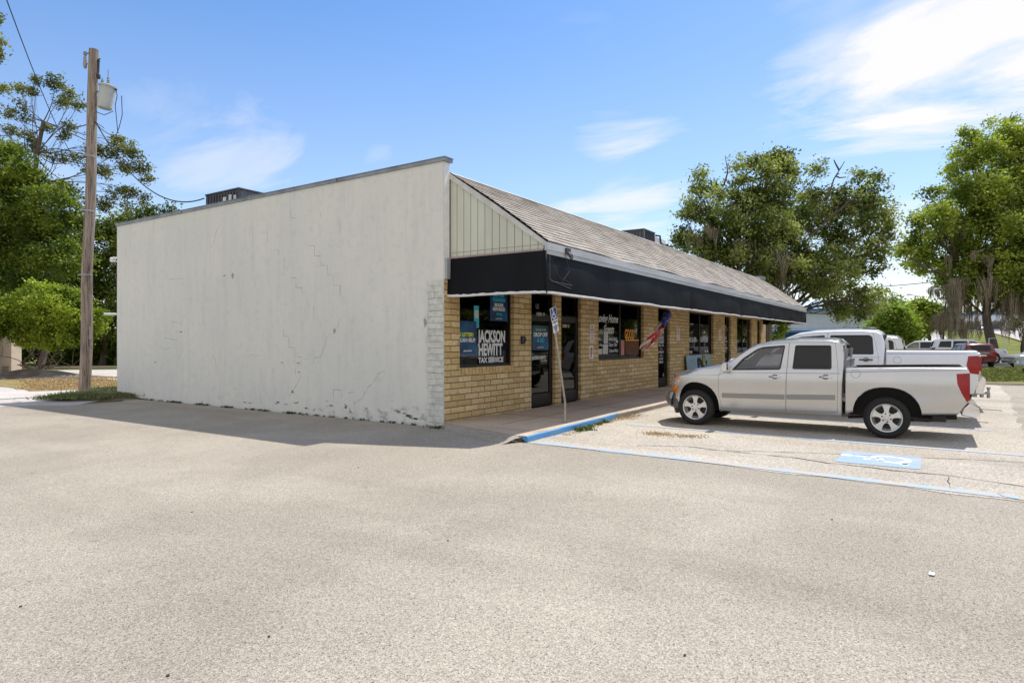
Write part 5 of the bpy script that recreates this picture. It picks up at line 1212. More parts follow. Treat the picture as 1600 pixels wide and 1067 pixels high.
# --- silver crew-cab pickup (x forward, origin on the ground between the axles' reference)
pick = dict(name='pickup_truck', hw=.86, belt=1.06, roof=1.69, front=(1.75, 2.44), cowl=1.25, hoodz=.9, tumble=.20, bev=.035, nose=.2,
    body=[(-.72, .31), (1.33, .30), (2.34, .42), (2.43, .50), (2.45, .72), (2.43, .88), (2.37, .975), (2.22, 1.025), (1.8, 1.095), (1.45, 1.15), (1.27, 1.19), (1.20, 1.225), (.82, 1.53), (.72, 1.59), (.44, 1.655), (.02, 1.69), (-.5, 1.685), (-.63, 1.665), (-.70, 1.60), (-.735, 1.42), (-.74, 1.15), (-.72, .7)],
    arches=[(1.84, .36, .475), (-1.38, .36, .50)], cavity=[(-.66, .48), (1.12, .48), (1.16, 1.12), (.76, 1.47), (.44, 1.60), (.02, 1.635), (-.5, 1.63), (-.6, 1.60), (-.66, 1.4)],
    windows=[[(.27, 1.105), (1.13, 1.075), (.95, 1.30), (.70, 1.50), (.60, 1.545), (.21, 1.585)], [(-.56, 1.13), (.075, 1.12), (.045, 1.585), (-.54, 1.585)]],
    glass=['carglass', 'tintglass'], screens=[((1.20, 1.225), (.74, 1.585), .66), ((-.74, 1.17), (-.70, 1.60), .58)], scr_in=[1, -1],
    doors=[[(.19, .375), (1.31, .355), (1.365, .62), (1.36, 1.0), (1.27, 1.16), (1.20, 1.20), (.80, 1.52), (.68, 1.575), (.44, 1.615), (.15, 1.635)], [(-.645, .40), (.178, .375), (.14, 1.635), (-.60, 1.635), (-.66, 1.08)]],
    seatz=.75, seats=[.35, -.42], dash=.95, mirror=(1.20, 1.135), mir='chrome', chassis=(-2.35, 2.2, .34),
    wheels=[(1.82, .345, .235, .236), (-1.38, .345, .235, .236)],
    seams=[[(2.3, .985), (1.37, 1.03), (-.70, 1.065)], [(1.36, 1.03), (1.27, 1.18), (1.2, 1.22)]],
    bed=dict(poly=[(-.765, .36), (-.91, .42), (-1.85, .42), (-2.36, .455), (-2.41, .55), (-2.49, .66), (-2.50, 1.10), (-2.47, 1.20), (-1.6, 1.185), (-.775, 1.155)], cav=[(-.82, .66), (-2.43, .66), (-2.43, 1.4), (-.82, 1.4)], rail=(-.8, 1.158, -2.42, 1.203), fuel=(-.93, 1.065), crease=(-.78, 1.095, -2.4, 1.165)),
    side_bits=[('headlight', [(2.24, .93), (2.43, .885), (2.447, .76), (2.30, .76)], (.25, .004), 'lens', 0), ('turn_signal', [(2.28, .955), (2.415, .90), (2.43, .845), (2.29, .87)], (.02, .0065), 'amber', 0), ('side_marker', [(2.335, .745), (2.45, .745), (2.445, .60), (2.34, .61)], (.2, .004), 'amber', 0),
               ('tail_light', [(-2.335, 1.10), (-2.508, 1.115), (-2.508, .70), (-2.47, .66), (-2.40, .80), (-2.345, .95)], (.16, .005), 'redlens', 0),
               ('fender_flare', [(2.335, .42), (2.34, .60), (2.29, .745), (2.36, .76), (2.42, .60), (2.42, .44)], (.1, -.02), 'under', 0)],
    cross_bits=[('front_bumper', [(2.30, .50), (2.52, .47), (2.60, .50), (2.60, .585), (2.56, .625), (2.40, .63), (2.30, .60)], .86, 'silver'), ('bumper_lower', [(2.34, .30), (2.50, .31), (2.595, .40), (2.595, .499), (2.34, .48)], .85, 'plastic'), ('air_dam', [(2.32, .20), (2.40, .19), (2.42, .305), (2.32, .305)], .80, 'ink'),
                ('rear_bumper', [(-2.40, .45), (-2.58, .41), (-2.64, .47), (-2.625, .58), (-2.50, .64), (-2.43, .56)], .85, 'chrome'), ('grille', [(2.44, .64), (2.462, .64), (2.45, .90), (2.43, .90)], .52, 'plastic')])
pick['door_parts'] = [(pick['doors'][0], 0, (.36, .975, .19, 'chrome'), (1.30, .20, .555, .575)), (pick['doors'][1], 1, (-.47, .995, .19, 'chrome'), (.165, -.615, .578, .605))]
TX, TY = 3.73, -5.69
tk = make_vehicle(pick, 'silver', 'silver crew-cab pickup parked nose-in beside the blue wheelchair bay', 'pickup', (TX, TY, 0.004), R(90), None)
# exhaust hanger and tow loop below the bed
b = MB(); b.tube([(-1.6, .72, .36), (-1.95, .7, .33), (-2.15, .68, .37)], .03, 8); b.box((-2.2, .62, .32), (-2.02, .74, .42)); b.build('exhaust', M['under'], tk)
b = MB(); b.tube([(-2.6, .3, .52), (-2.95, .3, .51)], .006, 5); b.build('hitch_pin', M['plastic'], tk)

# --- larger white pickup
ram = dict(name='pickup_truck', hw=.99, belt=1.27, roof=1.90, front=(2.3, 3.02), cowl=1.55, hoodz=1.1, tumble=.17, bev=.045, nose=.22,
    body=[(-.86, .42), (1.5, .42), (2.75, .46), (2.95, .6), (3.0, .9), (2.98, 1.12), (2.85, 1.21), (2.3, 1.27), (1.75, 1.32), (1.52, 1.36), (1.02, 1.72), (.80, 1.83), (.45, 1.885), (0, 1.90), (-.5, 1.895), (-.72, 1.875), (-.82, 1.81), (-.87, 1.6), (-.88, 1.36), (-.86, .9)],
    arches=[(2.07, .44, .53), (-1.62, .44, .55)], cavity=[(-.8, .6), (1.4, .6), (1.45, 1.24), (.95, 1.66), (.75, 1.77), (.45, 1.83), (0, 1.845), (-.5, 1.84), (-.7, 1.82), (-.78, 1.6)],
    windows=[[(.30, 1.34), (1.32, 1.33), (1.0, 1.60), (.74, 1.75), (.24, 1.79)], [(-.69, 1.345), (.2, 1.34), (.14, 1.79), (-.60, 1.79), (-.66, 1.74)]], glass=['tintglass', 'tintglass'], screens=[((1.50, 1.375), (.82, 1.82), .76), ((-.88, 1.38), (-.82, 1.81), .66)], scr_in=[1, -1],
    doors=[[(.24, .50), (1.45, .50), (1.52, .9), (1.48, 1.30), (1.03, 1.69), (.78, 1.80), (.44, 1.85), (.19, 1.86)], [(-.76, .52), (.228, .50), (.178, 1.86), (-.66, 1.86), (-.77, 1.3)]],
    seatz=.95, seats=[.3, -.5], dash=1.1, mirror=(1.35, 1.40), mir='ink', chassis=(-2.7, 2.7, .42), wheels=[(2.07, .40, .27, .25), (-1.62, .40, .27, .25)], seams=[[(2.9, 1.16), (1.5, 1.28), (-.8, 1.29)]],
    bed=dict(poly=[(-.905, .48), (-2.2, .5), (-2.72, .6), (-2.78, .8), (-2.79, 1.40), (-2.76, 1.435), (-.91, 1.435)], cav=[(-.98, .85), (-2.7, .85), (-2.7, 1.6), (-.98, 1.6)], rail=(-.93, 1.437, -2.74, 1.437), fuel=(-1.12, 1.24), crease=(-.93, 1.37, -2.6, 1.375)),
    side_bits=[('headlight', [(2.70, 1.17), (2.95, 1.10), (2.97, .92), (2.75, .95)], (.3, .004), 'lens', 0), ('tail_light', [(-2.63, 1.33), (-2.798, 1.34), (-2.798, .98), (-2.66, 1.0), (-2.60, 1.15)], (.14, .006), 'redlens', 0)],
    cross_bits=[('front_bumper', [(2.85, .52), (3.06, .52), (3.10, .62), (3.08, .78), (2.95, .82)], .97, 'chrome'), ('rear_bumper', [(-2.74, .60), (-2.87, .60), (-2.89, .74), (-2.87, .80), (-2.82, .86), (-2.76, .80)], .95, 'chrome'), ('grille', [(3.0, .84), (3.02, .84), (3.0, 1.12), (2.98, 1.12)], .6, 'plastic')])
ram['door_parts'] = [(ram['doors'][0], 0, (.42, 1.13, .24, 'ink'), None), (ram['doors'][1], 1, (-.55, 1.13, .24, 'ink'), None)]
RX, RY = 6.80, -5.66
fx_ = lambda x: x - .34 if x < 1.55 else 1.21 + (x - 1.55) * .62
fp = lambda L: [(fx_(a), c) for a, c in L]
for key in ('body', 'cavity'): ram[key] = fp(ram[key])
ram['windows'] = [fp(L) for L in ram['windows']]; ram['doors'] = [fp(L) for L in ram['doors']]; ram['seams'] = [fp(L) for L in ram['seams']]
ram['screens'] = [(fp([a])[0], fp([c])[0], h_w) for a, c, h_w in ram['screens']]; ram['seats'] = [-.04, -.84]; ram['dash'] = .76; ram['cowl'] = 1.2; ram['mirror'] = (1.01, 1.40)
ram['front'] = (1.65, 2.13); ram['arches'] = [(1.50, .44, .53), (-1.62, .44, .55)]; ram['wheels'] = [(1.50, .40, .27, .25), (-1.62, .40, .27, .25)]; ram['chassis'] = (-2.7, 1.9, .42)
ram['side_bits'][0] = ('headlight', fp(ram['side_bits'][0][1]), (.3, .004), 'lens', 0); ram['cross_bits'] = [(n_, fp(L) if L[0][0] > 0 else L, y_, m_) for n_, L, y_, m_ in ram['cross_bits']]
ram['bed']['poly'] = [(-1.245, .48), (-2.2, .5), (-2.72, .6), (-2.78, .8), (-2.79, 1.40), (-2.76, 1.435), (-1.25, 1.435)]; ram['bed']['cav'] = [(-1.32, .85), (-2.7, .85), (-2.7, 1.6), (-1.32, 1.6)]
ram['bed'].update(rail=(-1.27, 1.437, -2.74, 1.437), fuel=(-1.45, 1.24), crease=(-1.27, 1.37, -2.6, 1.375))
ram['door_parts'] = [(ram['doors'][0], 0, (.08, 1.235, .24, 'ink'), None), (ram['doors'][1], 1, (-.89, 1.235, .24, 'ink'), None)]
rm = make_vehicle(ram, 'carwhite', 'large white crew-cab pickup parked behind the silver one, tow hitch at its tail', 'pickup', (RX, RY, 0.004), R(90), None)
b = MB(); b.box((-3.18, -.035, .53), (-2.9, .035, .60)); b.box((-3.14, -.06, .48), (-3.05, .06, .68)); b.tube([(-3.18, 0, .56), (-3.36, 0, .57)], .022, 8); b.box((-3.33, -.04, .54), (-3.27, .04, .6))
b.lathe([(0, -.1), (.03, -.1), (.03, .0), (.018, .05), (.032, .08), (.036, .1), (.03, .125), (0, .135)], lambda x, y, h: (-3.33 + x, y, .57 + h), 12); b.lathe([(0, -.1), (.035, -.09), (.035, -.03), (.02, -.02), (.02, .1), (.035, .11), (0, .13)], lambda x, y, h: (-3.22 + x, y, .57 + h), 12)
ht = b.build('tow_hitch', M['steel'], rm); ht.location.x = .33
b = MB(); b.lathe([(0, 0), (.12, 0), (.09, .03), (0, .04)], lambda x, y, h: (-.9 + x * 1.3, .2 + y, 1.895 + h), 14); b.build('antenna', M['ink'], rm)
T3 = None
def dup(root, loc, rz, label, cat=None, group=None, swap=None):
    def cp(o, par):
        c = o.copy(); COL.objects.link(c); 
        if par is not None: c.parent = par
        if swap and c.type == 'MESH' and any(m_ and m_.name in swap for m_ in c.data.materials):
            c.data = c.data.copy()
            for i, m_ in enumerate(c.data.materials):
                if m_ and m_.name in swap: c.data.materials[i] = swap[m_.name]
        for ch in list(o.children): cp(ch, c)
        return c
    r = cp(root, None); r.location = loc; r.rotation_euler = (0, 0, rz)
    if label: r['label'] = label
    if cat: r['category'] = cat
    if group: r['group'] = group
    elif 'group' in r: del r['group']
    return r
t3 = dup(rm, (9.9, -5.92, 0.004), R(90), 'white pickup with dark glass and covered bed parked third in the row', swap={'white_car_paint': M['silver']})
for c in list(t3.children):
    if c.name.split('.')[0] in ('tow_hitch', 'antenna'): bpy.data.objects.remove(c)
t3.scale = (.98, .95, .945)
b = MB(); b.box((-2.74, -.9, 1.455), (-1.27, .9, 1.475)); b.build('tonneau_cover', M['plastic'], t3)

# --- SUV, hatchback and sedan
suv = dict(name='parked_suv', hw=.93, belt=1.08, roof=1.76, front=(1.55, 2.35), back=(-1.7, -2.38), cowl=1.1, hoodz=.95, tumble=.17, bev=.05,
    body=[(-2.2, .42), (-1.0, .36), (1.4, .36), (2.2, .42), (2.33, .6), (2.32, .9), (2.2, 1.0), (1.6, 1.07), (1.12, 1.12), (.5, 1.60), (.25, 1.72), (-.4, 1.76), (-1.5, 1.75), (-2.0, 1.69), (-2.12, 1.60), (-2.32, 1.12), (-2.36, .9), (-2.34, .5)],
    arches=[(1.45, .36, .42), (-1.42, .36, .42)], cavity=[(-2.1, .5), (1.0, .5), (1.02, 1.06), (.42, 1.55), (.2, 1.66), (-.4, 1.7), (-1.5, 1.69), (-1.95, 1.62), (-2.2, 1.15)],
    windows=[[(0.0, 1.12), (.95, 1.13), (.42, 1.56), (.2, 1.63), (-.02, 1.64)], [(-1.0, 1.12), (-.1, 1.12), (-.12, 1.65), (-.95, 1.65)], [(-1.95, 1.15), (-1.1, 1.13), (-1.06, 1.64), (-1.75, 1.62)]], glass=['carglass', 'tintglass', 'tintglass'],
    screens=[((1.10, 1.135), (.34, 1.69), .70), ((-2.31, 1.15), (-2.13, 1.60), .62)], scr_in=[1, -1], doors=[], seatz=.75, seats=[.1, -.8], dash=.75, mirror=(.85, 1.15), chassis=(-2.1, 2.1, .3),
    wheels=[(1.45, .35, .23, .23), (-1.42, .35, .23, .23)], side_bits=[('headlight', [(2.05, .98), (2.30, .90), (2.32, .76), (2.1, .80)], (.25, .004), 'lens', 0), ('tail_light', [(-2.15, 1.18), (-2.345, 1.10), (-2.365, .85), (-2.22, .88)], (.2, .006), 'redlens', 0)],
    cross_bits=[('front_bumper', [(2.2, .38), (2.38, .42), (2.40, .6), (2.3, .64)], .88, 'plastic'), ('rear_bumper', [(-2.25, .4), (-2.42, .42), (-2.42, .62), (-2.33, .66)], .88, 'plastic')], door_parts=[])
pz = dp(1440, 560, 54)
s1 = make_vehicle(suv, 'carwhite', 'white estate car beyond the covered pickup bed, with long dark glass', 'car', (pz.x, pz.y + .2, 0.004), R(90), None, detail=False)
hatch = dict(suv); hatch.update(name='parked_hatchback', hw=.90, roof=1.56, belt=.98)
def sc(L, kx=.93, kz=.9): return [(a * kx, c * kz) for a, c in L]
hatch.update(body=sc(suv['body']), cavity=sc(suv['cavity']), windows=[sc(q) for q in suv['windows']], screens=[(sc([a])[0], sc([c])[0], .62) for a, c, _ in suv['screens']], arches=[(1.35, .34, .40), (-1.32, .34, .40)], wheels=[(1.35, .33, .22, .21), (-1.32, .33, .22, .21)], front=(1.45, 2.2), back=(-1.55, -2.2), hoodz=.85,
    side_bits=[(a, sc(p_), y, m_, e) for a, p_, y, m_, e in suv['side_bits']], cross_bits=[(a, sc(p_), .84, 'carred' if 'rear' in a else m_) for a, p_, _, m_ in suv['cross_bits']], mirror=(.78, 1.04), chassis=(-1.9, 1.9, .28), seatz=.65)
p = gd(1522, 574); h1 = make_vehicle(hatch, 'carred', 'dark red hatchback seen from behind, beyond the grass island', 'car', (p.x + 1.2, p.y + .2, 0.004), R(14), None, detail=False)
b = MB(); b.box((-2.26, -.26, .72), (-2.235, .26, .84)); b.build('number_plate', M['offwhite'], h1); b = MB(); b.box((-2.225, -.4, .93), (-2.19, .4, .96)); b.build('badge_strip', M['chrome'], h1)
sedan = dict(suv); sedan.update(name='parked_sedan', hw=.90, roof=1.43, belt=.92, front=(1.5, 2.4), back=(-1.7, -2.4), hoodz=.78,
    body=[(-2.3, .38), (-1.0, .30), (1.4, .30), (2.25, .34), (2.38, .5), (2.34, .68), (2.15, .78), (1.4, .90), (1.05, .95), (.35, 1.33), (.0, 1.42), (-.6, 1.43), (-1.0, 1.37), (-1.65, 1.08), (-2.2, 1.04), (-2.36, .95), (-2.40, .6)],
    arches=[(1.42, .33, .39), (-1.40, .33, .39)], cavity=[(-1.4, .42), (.95, .42), (.97, .90), (.3, 1.28), (0, 1.37), (-.6, 1.38), (-.95, 1.32), (-1.4, 1.1)], windows=[[(-.1, .96), (.88, .96), (.34, 1.27), (.0, 1.35), (-.1, 1.355)], [(-1.2, 1.0), (-.2, .965), (-.2, 1.36), (-.6, 1.36), (-.9, 1.30)]], glass=['carglass', 'carglass'],
    screens=[((1.03, .96), (.1, 1.40), .62), ((-1.62, 1.09), (-.85, 1.40), .58)], scr_in=[1, -1], seatz=.55, seats=[.0, -.8], dash=.65, mirror=(.78, 1.0), chassis=(-2.0, 2.0, .24), wheels=[(1.42, .33, .22, .24), (-1.40, .33, .22, .24)],
    side_bits=[('headlight', [(2.0, .78), (2.32, .68), (2.34, .58), (2.05, .64)], (.25, .004), 'lens', 0), ('tail_light', [(-2.15, .98), (-2.37, .93), (-2.39, .74), (-2.2, .76)], (.2, .006), 'redlens', 0)], cross_bits=[('front_bumper', [(2.2, .30), (2.40, .32), (2.43, .5), (2.34, .54)], .84, 'cargrey'), ('rear_bumper', [(-2.25, .34), (-2.44, .36), (-2.44, .58), (-2.38, .6)], .84, 'cargrey')])
p = gd(1590, 575); sd = make_vehicle(sedan, 'cargrey', 'silver grey sedan at the right edge, its front wheel toward the red hatchback', 'car', (p.x + .8, p.y - 1.6, 0.004), R(110), None, detail=False)
p = gd(1625, 585); dup(sd, (p.x + .2, p.y - 1.2, .004), R(125), 'car cut off by the right edge, nearer than the silver grey sedan', swap={'grey_silver_paint': M['silver']})
p = dp(1512, 552, 47); dup(s1, (p.x, p.y, terrain(p.x, 0) + .1), R(-85), 'white sport utility car facing right behind the red hatchback')
# cars far off along the street: small in the photo
sw = {'grey_silver_paint': M['carwhite']}; sdk = {'grey_silver_paint': M['cardark']}
for i, (x, dy, rz, src, swp, lb) in enumerate([(118, -21, 0, sd, sw, 'white sedan far off on the pale street between the moss curtains'), (140, -24, 180, sd, sdk, 'dark sedan far off on the street behind the mossy trunk'), (170, -22, 0, s1, None, 'white tall car farthest up the street'), (205, -19, 0, sd, None, 'silver sedan far off at the top of the street'),
                                              (150, -2, 75, sd, sdk, 'dark parked sedan far off beyond the looping path'), (156, 4, 75, s1, None, 'white parked tall car far off beyond the looping path'), (165, 9, 80, sd, None, 'grey parked sedan far off left of the path')]):
    dup(src, (x, dy, terrain(x, 0) + .05), R(rz), lb, swap=swp, group='cars far off near the street')
p = dp(1236, 527, 24); dup(s1, (p.x, p.y - .3, 0.004), R(90), 'pale car with a curved roof parked past the awning, left of the white pickup', swap={'white_car_paint': M['cargrey']})

# ------------------------------------------------------------------ trees and plants
rng = np.random.default_rng(11)
def leaves(name, C, size, m, parent, stretch=1.7, up=0.35, loc=(0, 0, 0), kind=None):
    """C Nx3 leaf centres; one small folded quad per leaf"""
    N = len(C); n = rng.normal(size=(N, 3)); n[:, 2] = np.abs(n[:, 2]) + up; n /= np.linalg.norm(n, axis=1, keepdims=True)
    a = rng.normal(size=(N, 3)); a -= n * (a * n).sum(1, keepdims=True); a /= np.linalg.norm(a, axis=1, keepdims=True); bb = np.cross(n, a)
    s = size * rng.uniform(.6, 1.25, (N, 1)); A_ = a * s * stretch / 2; B_ = bb * s / 2
    V = np.stack([C - A_, C + B_ + n * s * .12, C + A_, C - B_ + n * s * .12], 1).reshape(-1, 3) - np.array(loc)
    me = bpy.data.meshes.new(name); me.vertices.add(4 * N); me.vertices.foreach_set('co', V.astype(np.float32).ravel())
    me.loops.add(4 * N); me.loops.foreach_set('vertex_index', np.arange(4 * N, dtype=np.int32)); me.polygons.add(N); me.polygons.foreach_set('loop_start', np.arange(0, 4 * N, 4, dtype=np.int32)); me.polygons.foreach_set('loop_total', np.full(N, 4, dtype=np.int32))
    at = me.attributes.new('tint', 'FLOAT', 'POINT'); fq = .22 / size; cl_ = rng.random(N) * .5 + .5 * (np.sin(C[:, 0] * fq + 2 * np.sin(C[:, 1] * fq * .7)) * np.sin(C[:, 1] * .9 * fq + 1) + np.sin(C[:, 2] * 1.3 * fq + C[:, 0]) * .5 + .75) / 1.5; at.data.foreach_set('value', np.repeat(np.clip(cl_, 0, 1), 4).astype(np.float32))
    me.update(); me.validate(); o = finish(name, me, m, parent)
    if kind: o['kind'] = kind
    return o
def clumps(lobes, per, csize, nleaf, flat=.7, shell=.45):
    """points: leaf clusters gathered toward each lobe's surface"""
    out = []; heads = []
    for (c, r) in lobes:
        k = max(4, int(per * r * r)); d = rng.normal(size=(k, 3)); d /= np.linalg.norm(d, axis=1, keepdims=True); rad = r * (1 - shell * rng.random((k, 1)) ** 1.4) * rng.uniform(.88, 1.1, (k, 1))
        h = np.array(c) + d * rad * np.array([1, 1, .85]); heads.append(h)
        nn = rng.integers(int(nleaf * .5), int(nleaf * 1.4), k)
        for hh, q in zip(h, nn): out.append(hh + rng.normal(size=(q, 3)) * csize * np.array([1, 1, flat]) * rng.uniform(.6, 1.2))
    return np.concatenate(out), np.concatenate(heads)
def limb(b, p, q, r0, r1, bend=.12, n=6, depth=0):
    p, q = Vector(p), Vector(q); L = (q - p).length; off = Vector(rng.normal(size=3)) * L * bend; off2 = Vector(rng.normal(size=3)) * L * bend * .5; pts = []
    for i in range(n + 1):
        t = i / n; pts.append(p.lerp(q, t) + off * math.sin(math.pi * t) * .6 + off2 * math.sin(2 * math.pi * t) * .5)
    b.tube([tuple(x) for x in pts], [r0 + (r1 - r0) * i / n for i in range(n + 1)], 7, cap=False); return pts
def tree(name, label, base, lobes_px, D, trunk_r, per, csize, nleaf, lsize, mats_, bark, fork=.4, moss=None, group=None, cat='tree', stems=1, twig=.35, shell=.45, lmin=0, trunk_top=None):
    base = Vector(base); lobes = []
    for L in lobes_px:
        x, y, r = L[:3]; dd = L[3] if len(L) > 3 else float(rng.uniform(-.55, .55)) * (max(l[2] for l in lobes_px) / FX * D)
        lobes.append((tuple(dp(x, y, D + dd)), r / FX * D))
    T = thing(name, label, cat, tuple(base), group=group)
    Lc, heads = clumps(lobes, per, csize, nleaf, shell=shell); Lc = Lc[Lc[:, 2] > base.z + .15]
    leaves('crown', Lc, lsize, mats_, T, loc=tuple(base))
    b = MB(); ctr = Vector(np.mean([l[0] for l in lobes], axis=0)); zlow = min(l[0][2] - l[1] * .5 for l in lobes)
    ft = base + (Vector(trunk_top) - base if trunk_top else Vector((ctr.x - base.x, ctr.y - base.y, 0)) * .35 + UP * max(.8, (zlow - base.z) * fork + .3 * (ctr.z - base.z)))
    for s_ in range(stems):
        o_ = Vector((rng.uniform(-.45, .45), rng.uniform(-.45, .45), 0)) * (stems > 1); f_ = ft + o_ * 2.2
        tp = limb(b, base - base + o_, f_ - base, trunk_r, trunk_r * .6, .05, 8)
        for li, (c, r) in enumerate(lobes):
            if stems > 1 and li % stems != s_: continue
            st = tp[-1 - int(rng.integers(0, 3))] if r > .3 else tp[-1]; c_ = Vector(c) - base; rr = trunk_r * (.8 if stems > 1 else .38) * min(1, .3 + r / (2.2 + trunk_r * 3))
            pts = limb(b, st, c_, rr, rr * .3, .13, 7)
            hs_ = heads[np.linalg.norm(heads - np.array(c), axis=1) < r * 1.15]; k = min(len(hs_), int(5 + r * 5))
            for h in (hs_[rng.choice(len(hs_), k, replace=False)] if k else []): limb(b, pts[int(rng.integers(3, 8))], Vector(h) - base, rr * twig, rr * .08, .12, 4)
    b.build('trunk', bark, T, smooth=180)
    if moss:
        mb_ = MB()
        for (x, y, wd, ln, cnt) in moss:
            for _ in range(max(2, int(cnt / 5))):
                px_, py_ = x + rng.normal() * wd, y + rng.normal() * wd * .3; p = dp(px_, py_, D + rng.uniform(-3, 2.5)) - base; L = ln / FX * D * rng.uniform(.4, 1.05); Wd = rng.uniform(.2, .62); sw_ = Vector(rng.normal(size=3)) * .25
                for s_ in range(int(26 + 60 * Wd)):
                    an = rng.uniform(0, 6.28); rr = Wd * math.sqrt(rng.random()); q0 = Vector((math.cos(an) * rr, math.sin(an) * rr, 0)); t0 = rng.random() ** 1.3 * .55; l2 = L * rng.uniform(.25, .5); w_ = rng.uniform(.012, .03); a2 = rng.uniform(0, 3.14); u = Vector((math.cos(a2), math.sin(a2), 0)); k0 = len(mb_.v); nn = 4
                    for i in range(nn + 1):
                        t = i / nn; T_ = min(1, t0 + t * l2 / L); c_ = p + q0 * (1 - T_) ** .8 - UP * L * (t0 + t * l2 / L) + sw_ * math.sin(T_ * 2.6) + Vector(rng.normal(size=3)) * .02; ww = w_ * (1 - t * .8); mb_.v += [tuple(c_ + u * ww), tuple(c_ - u * ww)]
                    for i in range(nn): mb_.f.append((k0 + 2 * i, k0 + 2 * i + 1, k0 + 2 * i + 3, k0 + 2 * i + 2)); mb_.m.append(0)
        o = mb_.build('spanish_moss', M['moss'], T); o['kind'] = 'stuff'
    return T
Lf = {}
Lf['oak'] = leaf_mat('oak_leaf', (0.09, 0.12, 0.02), (0.44, 0.47, 0.17)); Lf['oak2'] = leaf_mat('oak_leaf_bright', (0.12, 0.17, 0.018), (0.48, 0.53, 0.10))
Lf['lime'] = leaf_mat('bright_leaf', (0.17, 0.26, 0.03), (0.36, 0.45, 0.09)); Lf['pine'] = leaf_mat('pine_tuft', (0.09, 0.105, 0.025), (0.27, 0.27, 0.09), .3)
Lf['mid'] = leaf_mat('mid_leaf', (0.055, 0.09, 0.012), (0.26, 0.31, 0.045)); Lf['deep'] = leaf_mat('deep_leaf', (0.055, 0.085, 0.012), (0.20, 0.24, 0.04)); Lf['bush'] = leaf_mat('bush_leaf', (0.12, 0.18, 0.014), (0.42, 0.49, 0.065))
def foot(x, D, z=0): p = dp(x, HZ, D); return (p.x, p.y, terrain(p.x, p.y) - .03 if z == 0 else z)

tree('oak_tree', 'large live oak with twiggy top rising behind the far end of the roof', foot(1165, 46),
     [(1100, 312, 38), (1078, 378, 30), (1130, 365, 50), (1190, 280, 50), (1215, 262, 32), (1238, 330, 55), (1180, 345, 55), (1210, 400, 55), (1281, 262, 14), (1286, 300, 14), (1345, 300, 36), (1372, 335, 28), (1315, 350, 48), (1345, 400, 42), (1290, 425, 50), (1322, 470, 38), (1362, 468, 26), (1250, 415, 42), (1070, 335, 15), (1098, 272, 13), (1062, 410, 18), (1160, 410, 40), (1350, 482, 18), (1120, 400, 30), (1380, 365, 18), (1190, 445, 30)],
     46, .42, 16, .32, 70, .14, Lf['oak'], M['bark'], fork=.35, moss=[(1180, 375, 28, 70, 90), (1120, 350, 25, 40, 40), (1230, 400, 30, 60, 70), (1210, 440, 30, 50, 40), (1080, 370, 14, 30, 20)], shell=.5)
T_ = foot(1165, 46); ok = [o for o in COL.objects if o.name.startswith('oak_tree')][0]
for L in ([(1131, 290), (1137, 270), (1136, 262), (1133, 243)], [(1290, 320), (1303, 280), (1314, 262), (1320, 252)], [(1306, 275), (1312, 278), (1322, 277)], [(1311, 266), (1305, 255), (1303, 250)]): b = MB(); b.tube([tuple(Vector(dp(x, y, 45)) - Vector(T_)) for x, y in L], [.07, .05, .035, .02][:len(L)], 5); b.build('dead_branch', M['bark'], ok)
tree('oak_tree', 'tall bright oak with heavy hanging moss at the right edge', foot(1552, 50),
     [(1530, 240, 36), (1510, 215, 16), (1580, 215, 42), (1620, 240, 60), (1590, 300, 60), (1505, 330, 42), (1455, 345, 30), (1425, 385, 20), (1440, 408, 24), (1475, 385, 38), (1560, 375, 55), (1535, 295, 40), (1625, 380, 60), (1490, 425, 30), (1540, 430, 38), (1510, 455, 22), (1600, 440, 45), (1472, 330, 18), (1500, 270, 20), (1660, 320, 60), (1410, 395, 12), (1460, 300, 14), (1560, 440, 40)],
     50, .42, 16, .36, 72, .15, Lf['oak2'], M['bark'], fork=.35, moss=[(1500, 434, 9, 100, 150), (1543, 430, 9, 92, 110), (1578, 438, 14, 80, 150), (1478, 440, 6, 45, 40), (1605, 455, 14, 65, 90), (1525, 395, 25, 50, 40), (1620, 400, 30, 60, 50)], shell=.55)
tree('hackberry_tree', 'small bright green bushy tree beyond the white pickup roof', foot(1395, 60), [(1392, 500, 24, 0), (1380, 515, 18), (1410, 508, 20), (1398, 484, 14), (1385, 492, 14), (1412, 525, 16), (1390, 530, 18), (1365, 510, 10)], 60, .12, 34, .34, 46, .21, Lf['lime'], M['bark'], fork=.1)
tree('elm_tree', 'round green tree on a dark trunk right of the bright bushy tree', foot(1456, 64), [(1440, 488, 20), (1455, 492, 18), (1430, 500, 16), (1422, 520, 16), (1445, 505, 18), (1436, 478, 12), (1468, 495, 10)], 64, .20, 30, .34, 46, .21, Lf['oak2'], M['bark'], fork=.5, moss=[(1442, 500, 10, 25, 30)])
tree('distant_oak', 'hazy dull oak between the two big oaks, far off', foot(1385, 112), [(1385, 470, 22), (1365, 480, 18), (1405, 482, 16), (1380, 500, 22)], 112, .4, 2.5, .6, 30, .36, Lf['oak'], M['bark'])
tree('moss_snag', 'bare snag hung with moss clumps left of the mossy oak', foot(1474, 58), [(1474, 500, 14), (1490, 490, 14), (1462, 506, 9)], 58, .12, 7, .3, 16, .15, Lf['oak'], M['bark'], moss=[(1460, 452, 1.6, 26, 26), (1466, 446, 1.3, 22, 18), (1480, 490, 16, 45, 110), (1500, 500, 14, 40, 70)])
tree('oak_sapling', 'slim shaded oak with moss at the far right, behind the street verge', foot(1602, 57), [(1600, 480, 20), (1585, 500, 16), (1615, 500, 20)], 57, .2, 9, .3, 36, .17, Lf['deep'], M['bark'], moss=[(1595, 500, 14, 40, 70)])
